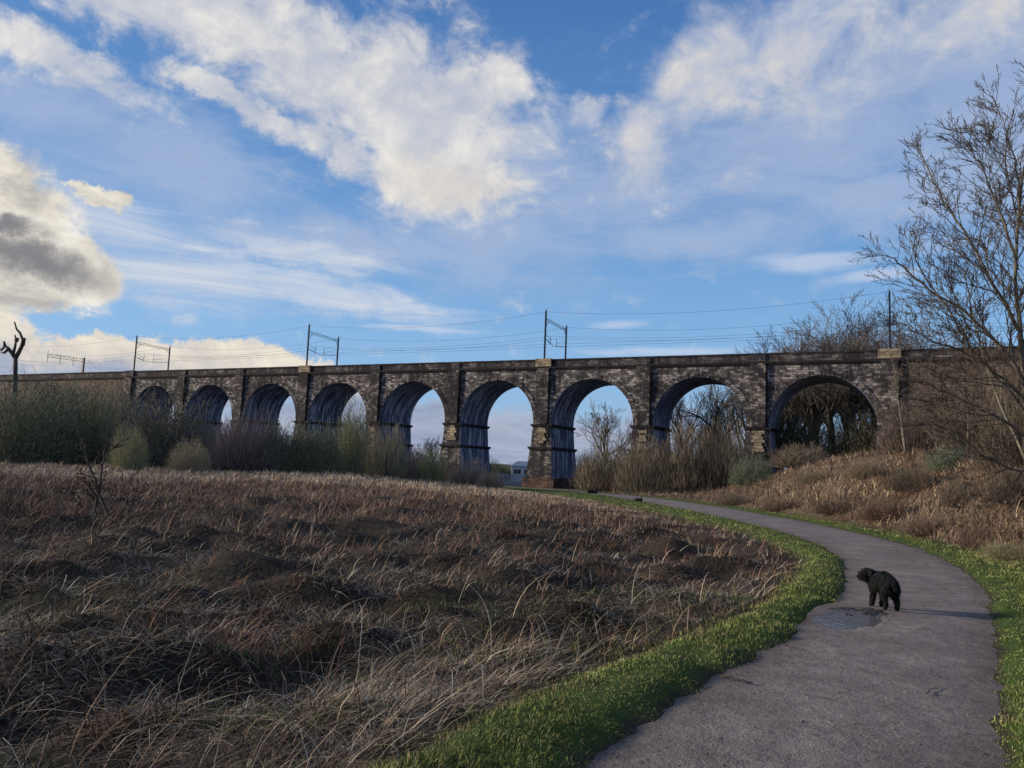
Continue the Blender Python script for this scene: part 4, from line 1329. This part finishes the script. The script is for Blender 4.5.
# solid ends
mb = MB()
mb.box(SP * 9 - HW, SP * 9 + 90, .02, WID - .02, -6, STR - .23)
mb.build('abutment_wall', M['abut'], E)
mb = MB()
mb.box(-190, HW, .02, WID - .02, -6, STR - .23)
mb.build('abutment_wall', M['abut'], E)
mb = MB(); mb.box(SP * 9 - 1.75, SP * 9 + 1.5, -.5, .0, -3, SPR - .36)
mb.build('end_pier', M['stone'], E)
mb = MB(); mb.box(SP * 9 - 2.0, SP * 9 + 1.7, -.62, .0, SPR - .35, SPR)
mb.build('impost_band', M['band'], E)
mb = MB(); mb.box(XL, 0, .5, WID - .5, STR - .2, STR); mb.build('trackbed', M['ballast'], E)
mb = MB(); mb.box(SP * 9, XR, .5, WID - .5, STR - .2, STR); mb.build('trackbed', M['ballast'], E)


# ------------------------------------------------------------------ railway electrification
def vw(u, w, z):
    c, s_ = math.cos(AV), math.sin(AV)
    return Vector((P0.x + u * c - w * s_, P0.y + u * s_ + w * c, z))


def portal(u, ph, label, h=8.7):
    e = empty('catenary_portal', vw(u, 0, STR), AV)
    z0 = 0; zt = h
    for w, top in ((.75, zt + 1.9), (WID - .2, zt + .75)):
        mb = MB()
        mb.box(-.13, .13, w - .04, w + .04, z0, top); mb.box(-.13, -.10, w - .12, w + .12, z0, top); mb.box(.10, .13, w - .12, w + .12, z0, top)
        mb.build('post', M['steel'], e)
    mb = MB(); a, b_ = .75, WID - .2
    for dz in (0, -.42):
        mb.tube([(0, a - .2, zt + .6 + dz), (0, b_ + .2, zt + .25 + dz)], .055, 4)
    k = 12
    for j in range(k):
        y0 = a + (b_ - a) * j / k; y1 = a + (b_ - a) * (j + 1) / k
        zz = lambda y, d: zt + .6 - .35 * (y - a) / (b_ - a) + d
        mb.tube([(0, y0, zz(y0, 0 if j % 2 else -.42)), (0, y1, zz(y1, -.42 if j % 2 else 0))], .03, 3)
    mb.build('beam', M['steel'], e)
    for y0, y1, zz in ((a, a + 1.2, -1), (b_, b_ - 1.2, -1)):
        mb = MB(); mb.tube([(0, y0, zt - 1.2), (0, y1, zt + .2)], .05, 4); mb.build('brace', M['steel'], e)
    for y0, y1 in ((a, 3.2), (b_, 5.9)):
        mb = MB()
        mb.tube([(0, y0, zt - 3.0), (0, (y0 + y1) / 2, zt - 3.5), (0, y1, zt - 3.7)], .05, 4)
        mb.tube([(0, y0, zt - 2.0), (0, y1, zt - 3.2)], .035, 4)
        mb.tube([(0, y1, zt - 3.9), (0, y1, zt - 2.2)], .045, 5)
        mb.build('registration_arm', M['steel'], e)
    mb = MB(); mb.tube([(0, a, zt - 3.1), (0, 4.5, zt - 3.9), (0, b_, zt - 3.3)], .035, 4)
    mb.build('span_wire', M['steel'], e)
    for w, top in ((.75, zt + 1.9), (WID - .2, zt + .75)):
        mb = MB()
        for q in range(3): mb.tube([(0, w, top + .02 + q * .12), (0, w, top + .10 + q * .12)], .12 if q % 2 == 0 else .07, 8)
        mb.build('insulator', M['wire'], e)
    tag(e, label, 'railway gantry', 'overhead line gantries on the viaduct')


portal(SP * 6 - .3, 0, 'tallest looking railway gantry, on the buff block right of the sixth arch')
portal(SP * 3 - .4, 0, 'railway gantry on the buff block between the third and fourth arches')
portal(SP * 0 + .1, 0, 'railway gantry above the left end pier, just before the first arch', 8.4)
portal(SP * 9 + .1, 0, 'railway gantry half hidden by bare branches at the right end of the viaduct', 8.5)

# leftmost cantilever mast
e = empty('catenary_mast', vw(-19.5, .8, STR), AV)
mb = MB(); mb.box(-.3, .3, -.2, .2, 0, 5.6); mb.build('post', M['steel'], e)
mb = MB()
for dz in (0, -.7): mb.tube([(.5, 0, 5.2 + dz), (-11.0, -2.5, 6.5 + dz)], .09, 4)
for j in range(12):
    f0, f1 = j / 12, (j + 1) / 12
    q = lambda f_, d: (.5 - 11.5 * f_, -2.5 * f_, 5.2 + 1.3 * f_ + d)
    mb.tube([q(f0, 0 if j % 2 else -.7), q(f1, -.7 if j % 2 else 0)], .05, 3)
mb.build('boom', M['steel'], e)
for xx in (-3., -7., -11.):
    mb = MB(); f_ = (.5 - xx) / 11.5; mb.tube([(xx, -2.5 * f_, 5.2 + 1.3 * f_ + (1.0 if xx == -11 else 0)), (xx, -2.5 * f_, 5.2 + 1.3 * f_ - 2.2)], .07, 4)
    mb.build('dropper', M['steel'], e)
tag(e, 'cantilever railway mast with a long boom at the far left of the parapet', 'railway mast')

# overhead wires, strung from gantry to gantry
for (w, z, sag, lb) in ((.75, STR + 10.4, 1.5, 'highest feeder wire over the near gantry posts'), (3.2, STR + 6.4, 1.2, 'carrier wire over the near track'), (3.2, STR + 4.9, .12, 'contact wire over the near track'),
                        (5.9, STR + 6.4, 1.2, 'carrier wire over the far track'), (5.9, STR + 4.9, .12, 'contact wire over the far track'), (WID - .2, STR + 9.3, 1.5, 'feeder wire over the far gantry posts')):
    mb = MB(); pts = []
    for s_ in range(-1, 5):
        for k in range(16):
            t_ = k / 16; pts.append(vw(SP * 3 * (s_ + t_), w, z - sag * 4 * t_ * (1 - t_)))
    mb.tube(pts, .022, 3, cap=False)
    o = mb.build('overhead_wire', M['wire'])
    tag(o, lb, 'wire', 'overhead railway wires')


# ------------------------------------------------------------------ fence, hut beyond the arch
def fence():
    a = ray(497, 486) * 150; b_ = ray(527, 486) * 150
    z = float(height(a.x, a.y)); L_ = (b_ - a).length
    e = empty('palisade_fence', (a.x, a.y, z), 0)
    mb = MB(); n = int(L_ / .2)
    for k in range(n):
        x = k * .2; mb.box(x, x + .13, 0, .03, .05, 2.3); mb.add([(x, 0, 2.3), (x + .13, 0, 2.3), (x + .065, 0, 2.45), (x, .03, 2.3), (x + .13, .03, 2.3), (x + .065, .03, 2.45)], [(0, 1, 2), (5, 4, 3), (0, 2, 5, 3), (1, 4, 5, 2)])
    mb.build('pales', M['pale_fence'], e)
    for zz in (.5, 1.9):
        mb = MB(); mb.box(0, L_, .033, .08, zz, zz + .08); mb.build('rail', M['pale_fence'], e)
    for k in range(3):
        x = L_ * k / 2; mb = MB(); mb.box(x - .06, x + .06, .085, .2, -.2, 2.45); mb.build('post', M['pale_fence'], e)
    tag(e, 'pale grey steel palisade fence closing the path beyond the sixth arch', 'fence')
    D = 192; a = ray(511, 480) * D; z = float(height(a.x, a.y))
    e = empty('white_hut', (a.x, a.y, z))
    mb = MB(); mb.box(0, 9, 0, 5, -.3, 3.9); mb.build('wall', M['white_wall'], e)
    mb = MB(); mb.add([(-.3, -.4, 3.95), (9.3, -.4, 3.95), (9.3, 5.4, 3.95), (-.3, 5.4, 3.95), (1.4, 2.5, 5.2), (7.6, 2.5, 5.2)], [(0, 1, 5, 4), (1, 2, 5), (2, 3, 4, 5), (3, 0, 4), (3, 2, 1, 0)])
    mb.build('roof', M['slate'], e)
    for x in (.6, 3.2, 5.8):
        mb = MB(); mb.box(x, x + 1.8, -.05, -.01, 2.0, 3.1); w_ = mb.build('window', M['glass'], e)
        mb = MB(); mb.box(x - .1, x + 1.9, -.09, -.052, 1.9, 2.0); mb.box(x - .1, x + 1.9, -.09, -.052, 3.1, 3.2); mb.box(x + .86, x + .94, -.09, -.052, 2.0, 3.1)
        mb.build('frame', M['white_wall'], w_)
    tag(e, 'small white hut with a blue grey roof beyond the sixth arch', 'building')


fence()

# ------------------------------------------------------------------ small things: stick, logs, litter
def stick(a, b_, r_, label, name='stick', mat='log'):
    mb = MB(); a = Vector(a); b_ = Vector(b_); n = 7
    pts = [a.lerp(b_, i / n) + Vector((random.gauss(0, .012), random.gauss(0, .012), abs(random.gauss(0, .006)))) for i in range(n + 1)]
    mb.tube([p - a for p in pts], [r_ * (1 - .08 * i) for i in range(n + 1)], 6)
    mb.tube([pts[4] - a, pts[4] - a + (b_ - a).cross(Vector((0, 0, 1))).normalized() * .12 * (b_ - a).length + (b_ - a) * .12], r_ * .5, 5)
    o = mb.build(name, M[mat], smooth=True); o.location = a
    tag(o, label, 'stick', 'sticks on the path')


stick((1.82, 6.48, pz(6.48) + .012), (2.03, 6.30, pz(6.3) + .012), .011, 'short dark broken stick lying at the left edge of the path')
stick((3.35, 6.2, height(3.95, 6.2) * 0 + pz(6.2) + .006), (3.6, 6.5, pz(6.5) + .006), .005, 'thin pale twig lying on the path near its right edge', mat='bark_pale')


def log_(px, py, D, ln, r_, label):
    x, y, z = put(px, D)
    mb = MB(); n = 8
    mb.tube([(-ln / 2 + ln * i / n, .08 * math.sin(i * 1.7), r_ * .9 + .06 * math.sin(i * 2.1)) for i in range(n + 1)], [r_ * (1 + .25 * math.sin(i * 2.3)) for i in range(n + 1)], 9)
    mb.tube([(ln * .2, 0, r_), (ln * .3, -.2, r_ * 2.6), (ln * .35, -.25, r_ * 3.5)], [r_ * .5, r_ * .35, r_ * .2], 6)
    o = mb.build('fallen_log', M['log'], smooth=True, loc=(x, y, z), rz=.3)
    tag(o, label, 'log', 'dark logs beside the path')


log_(592, 485, 96, 1.3, .28, 'larger dark log by the far bend of the path, before the tallest pier')
log_(639, 494, 64, .6, .13, 'small dark log on the right verge at the bend of the path')

# litter of leaves and stones on the path
def litter():
    n = 2600
    y = 3.8 * (40 / 3.8) ** RNG.uniform(0, 1, n)
    t = RNG.beta(.6, .6, n)
    x = np.interp(y, LT, LX) * (1 - t) + np.interp(y, RT, RX) * t
    z = -0.018 * y + .010 + .0005 * y + np.sin(t * math.pi) * .02 + .004
    a = RNG.uniform(0, 6.28, n); s_ = RNG.uniform(.003, .011, n) * (1 + (RNG.uniform(0, 1, n) < .06))
    u = np.stack([np.cos(a), np.sin(a), np.zeros(n)], 1) * s_[:, None]; v = np.stack([-np.sin(a), np.cos(a), np.zeros(n)], 1) * (s_ * .55)[:, None]
    P = np.stack([x, y, z], 1); up = np.array([0, 0, 1.]) * (s_ * .5)[:, None]
    V = np.stack([P - u, P - v, P + u, P + v, P + up], 1).reshape(-1, 3)
    b_ = np.arange(n)[:, None] * 5
    q = np.concatenate([b_ + np.array(k) for k in ([0, 1, 4], [1, 2, 4], [2, 3, 4], [3, 0, 4])])
    c = np.repeat(pick([(.03, .025, .02), (.22, .20, .19), (.10, .07, .045), (.16, .10, .06)], [6, 2, 3, 2], n), 5, 0)
    tag(link('stone_litter', np_mesh('stone_litter', V, [q], c), M['blade']), 'scattered grit, leaf bits and pebbles on the path', 'litter', kind='stuff')


litter()


# ------------------------------------------------------------------ dog
def dog():
    # dog's own frame: +X forward (nose), +Y its left, Z up.
    J = {
        'pelvis': (-.175, 0, .425, .138), 'loin': (-.08, 0, .42, .142), 'ribs': (.04, 0, .39, .152), 'chest': (.14, 0, .39, .140),
        'neck': (.19, .03, .43, .118), 'neck2': (.21, .07, .455, .108), 'skull': (.22, .125, .475, .110), 'muz': (.225, .20, .445, .076), 'nose': (.225, .250, .430, .050),
        'tail1': (-.275, 0, .42, .042), 'tail2': (-.305, 0, .37, .042), 'tail3': (-.31, 0, .31, .030),
    }
    E_ = [('pelvis', 'loin'), ('loin', 'ribs'), ('ribs', 'chest'), ('chest', 'neck'), ('neck', 'neck2'), ('neck2', 'skull'), ('skull', 'muz'), ('muz', 'nose'), ('pelvis', 'tail1'), ('tail1', 'tail2'), ('tail2', 'tail3')]
    for s_, sx in (('l', 1), ('r', -1)):
        fy = .072 * sx; hy = .082 * sx
        fo = .01 if sx > 0 else -.02; ho = 0.02 if sx > 0 else -.02
        J['sh' + s_] = (.14, fy, .31, .080); J['el' + s_] = (.12 + fo * .5, fy, .21, .050); J['wr' + s_] = (.14 + fo, fy, .10, .034); J['fp' + s_] = (.145 + fo, fy, .036, .044); J['ft' + s_] = (.185 + fo, fy, .028, .034)
        J['hp' + s_] = (-.19, hy, .30, .094); J['kn' + s_] = (-.155 + ho * .5, hy, .21, .066); J['ho' + s_] = (-.215 + ho, hy, .125, .038); J['hf' + s_] = (-.205 + ho, hy, .038, .036); J['ht' + s_] = (-.18 + ho, hy, .028, .034)
        E_ += [('chest', 'sh' + s_), ('sh' + s_, 'el' + s_), ('el' + s_, 'wr' + s_), ('wr' + s_, 'fp' + s_), ('fp' + s_, 'ft' + s_),
               ('pelvis', 'hp' + s_), ('hp' + s_, 'kn' + s_), ('kn' + s_, 'ho' + s_), ('ho' + s_, 'hf' + s_), ('hf' + s_, 'ht' + s_)]
    names = list(J)
    me = bpy.data.meshes.new('dog')
    me.from_pydata([J[k][:3] for k in names], [(names.index(a), names.index(b_)) for a, b_ in E_], [])
    o = bpy.data.objects.new('tmp_dog', me); COL.objects.link(o)
    md = o.modifiers.new('skin', 'SKIN'); md.use_smooth_shade = True
    for i, k in enumerate(names):
        me.skin_vertices[0].data[i].radius = (J[k][3], J[k][3] * (1.0 if k not in ('ribs', 'loin', 'chest') else 1.08))
        me.skin_vertices[0].data[i].use_root = (k == 'pelvis')
    sb = o.modifiers.new('sub', 'SUBSURF'); sb.levels = sb.render_levels = 3
    dg = bpy.context.evaluated_depsgraph_get(); ev = o.evaluated_get(dg)
    bm = bmesh.new(); bm.from_mesh(ev.to_mesh())
    bpy.data.objects.remove(o)
    for v in bm.verts:                       # woolly coat relief
        nz_ = mnoise.noise(v.co * 22) * .016 + mnoise.noise(v.co * 60) * .007
        v.co += v.normal * nz_
    bm.normal_update()
    out_ = bpy.data.meshes.new('dog'); bm.to_mesh(out_)
    for p in out_.polygons: p.use_smooth = True
    coat = mat_simple('black woolly coat', (.006, .006, .007), .8, 0, .5, 30, 1.0, 70, .25)
    X, Y = 5.13, 10.52
    d = link('dog', out_, coat, loc=(X, Y, ZP + .001), rz=rad(98), scale=(.88, .88, .90))
    tag(d, 'shaggy black dog standing at the puddle on the path, head turned to the left', 'dog')
    # fur tufts
    g = np.random.default_rng(3)
    fs = [f for f in bm.faces]; n = 9000
    ar = np.array([f.calc_area() for f in fs]); idx = g.choice(len(fs), n, p=ar / ar.sum())
    P = np.array([fs[i].calc_center_median()[:] for i in idx]); Nn = np.array([fs[i].normal[:] for i in idx])
    D_ = Nn * .55 + g.normal(0, .25, (n, 3)) + np.array([-.35, 0, -.75])
    D_ /= np.linalg.norm(D_, axis=1)[:, None]
    ln = g.uniform(.022, .06, n)[:, None]
    ln = ln * np.where(P[:, 2:3] < .1, .3, 1.)
    side = np.cross(D_, Nn + 1e-3); side /= np.linalg.norm(side, axis=1)[:, None] + 1e-6; side *= .0032
    P = P - Nn * .004
    V = np.stack([P - side, P + side, P + D_ * ln], 1).reshape(-1, 3)
    fm = np_mesh('fur', V, [np.arange(n * 3).reshape(n, 3)], np.repeat(g.uniform(.003, .011, (n, 1)) * np.ones((n, 3)), 3, 0))
    link('fur', fm, mat_vcol('fur strands', .6, .2, 20), d)
    # ears: floppy flaps hanging from the skull
    for sx in (1, -1):
        mb = MB(); c0 = Vector((.215, .11, .545)); sd_ = Vector((-1., .05, 0)) * sx
        pts = [c0 + sd_ * .06, c0 + sd_ * .10 + Vector((0, 0, -.03)), c0 + sd_ * .108 + Vector((.005, 0, -.085)), c0 + sd_ * .10 + Vector((.01, 0, -.13))]
        mb.tube(pts, [.022, .034, .036, .016], 8); mb.build('ear', coat, d, smooth=True)
    mb = MB(); mb.tube([(.225, .266, .440), (.225, .284, .438)], [.018, .012], 8); mb.build('nose', mat_simple('wet nose', (.01, .01, .01), .3), d, smooth=True)
    eye = mat_simple('dark eye', (.015, .01, .008), .1, spec=.8)
    for sx in (1, -1):
        mb = MB(); c0 = Vector((.225, .225, .505)) + Vector((-1., 0, 0)) * .036 * sx
        mb.tube([c0, c0 + Vector((0, .014, 0))], [.010, .006], 8); mb.build('eye', eye, d, smooth=True)
    bm.free()


dog()
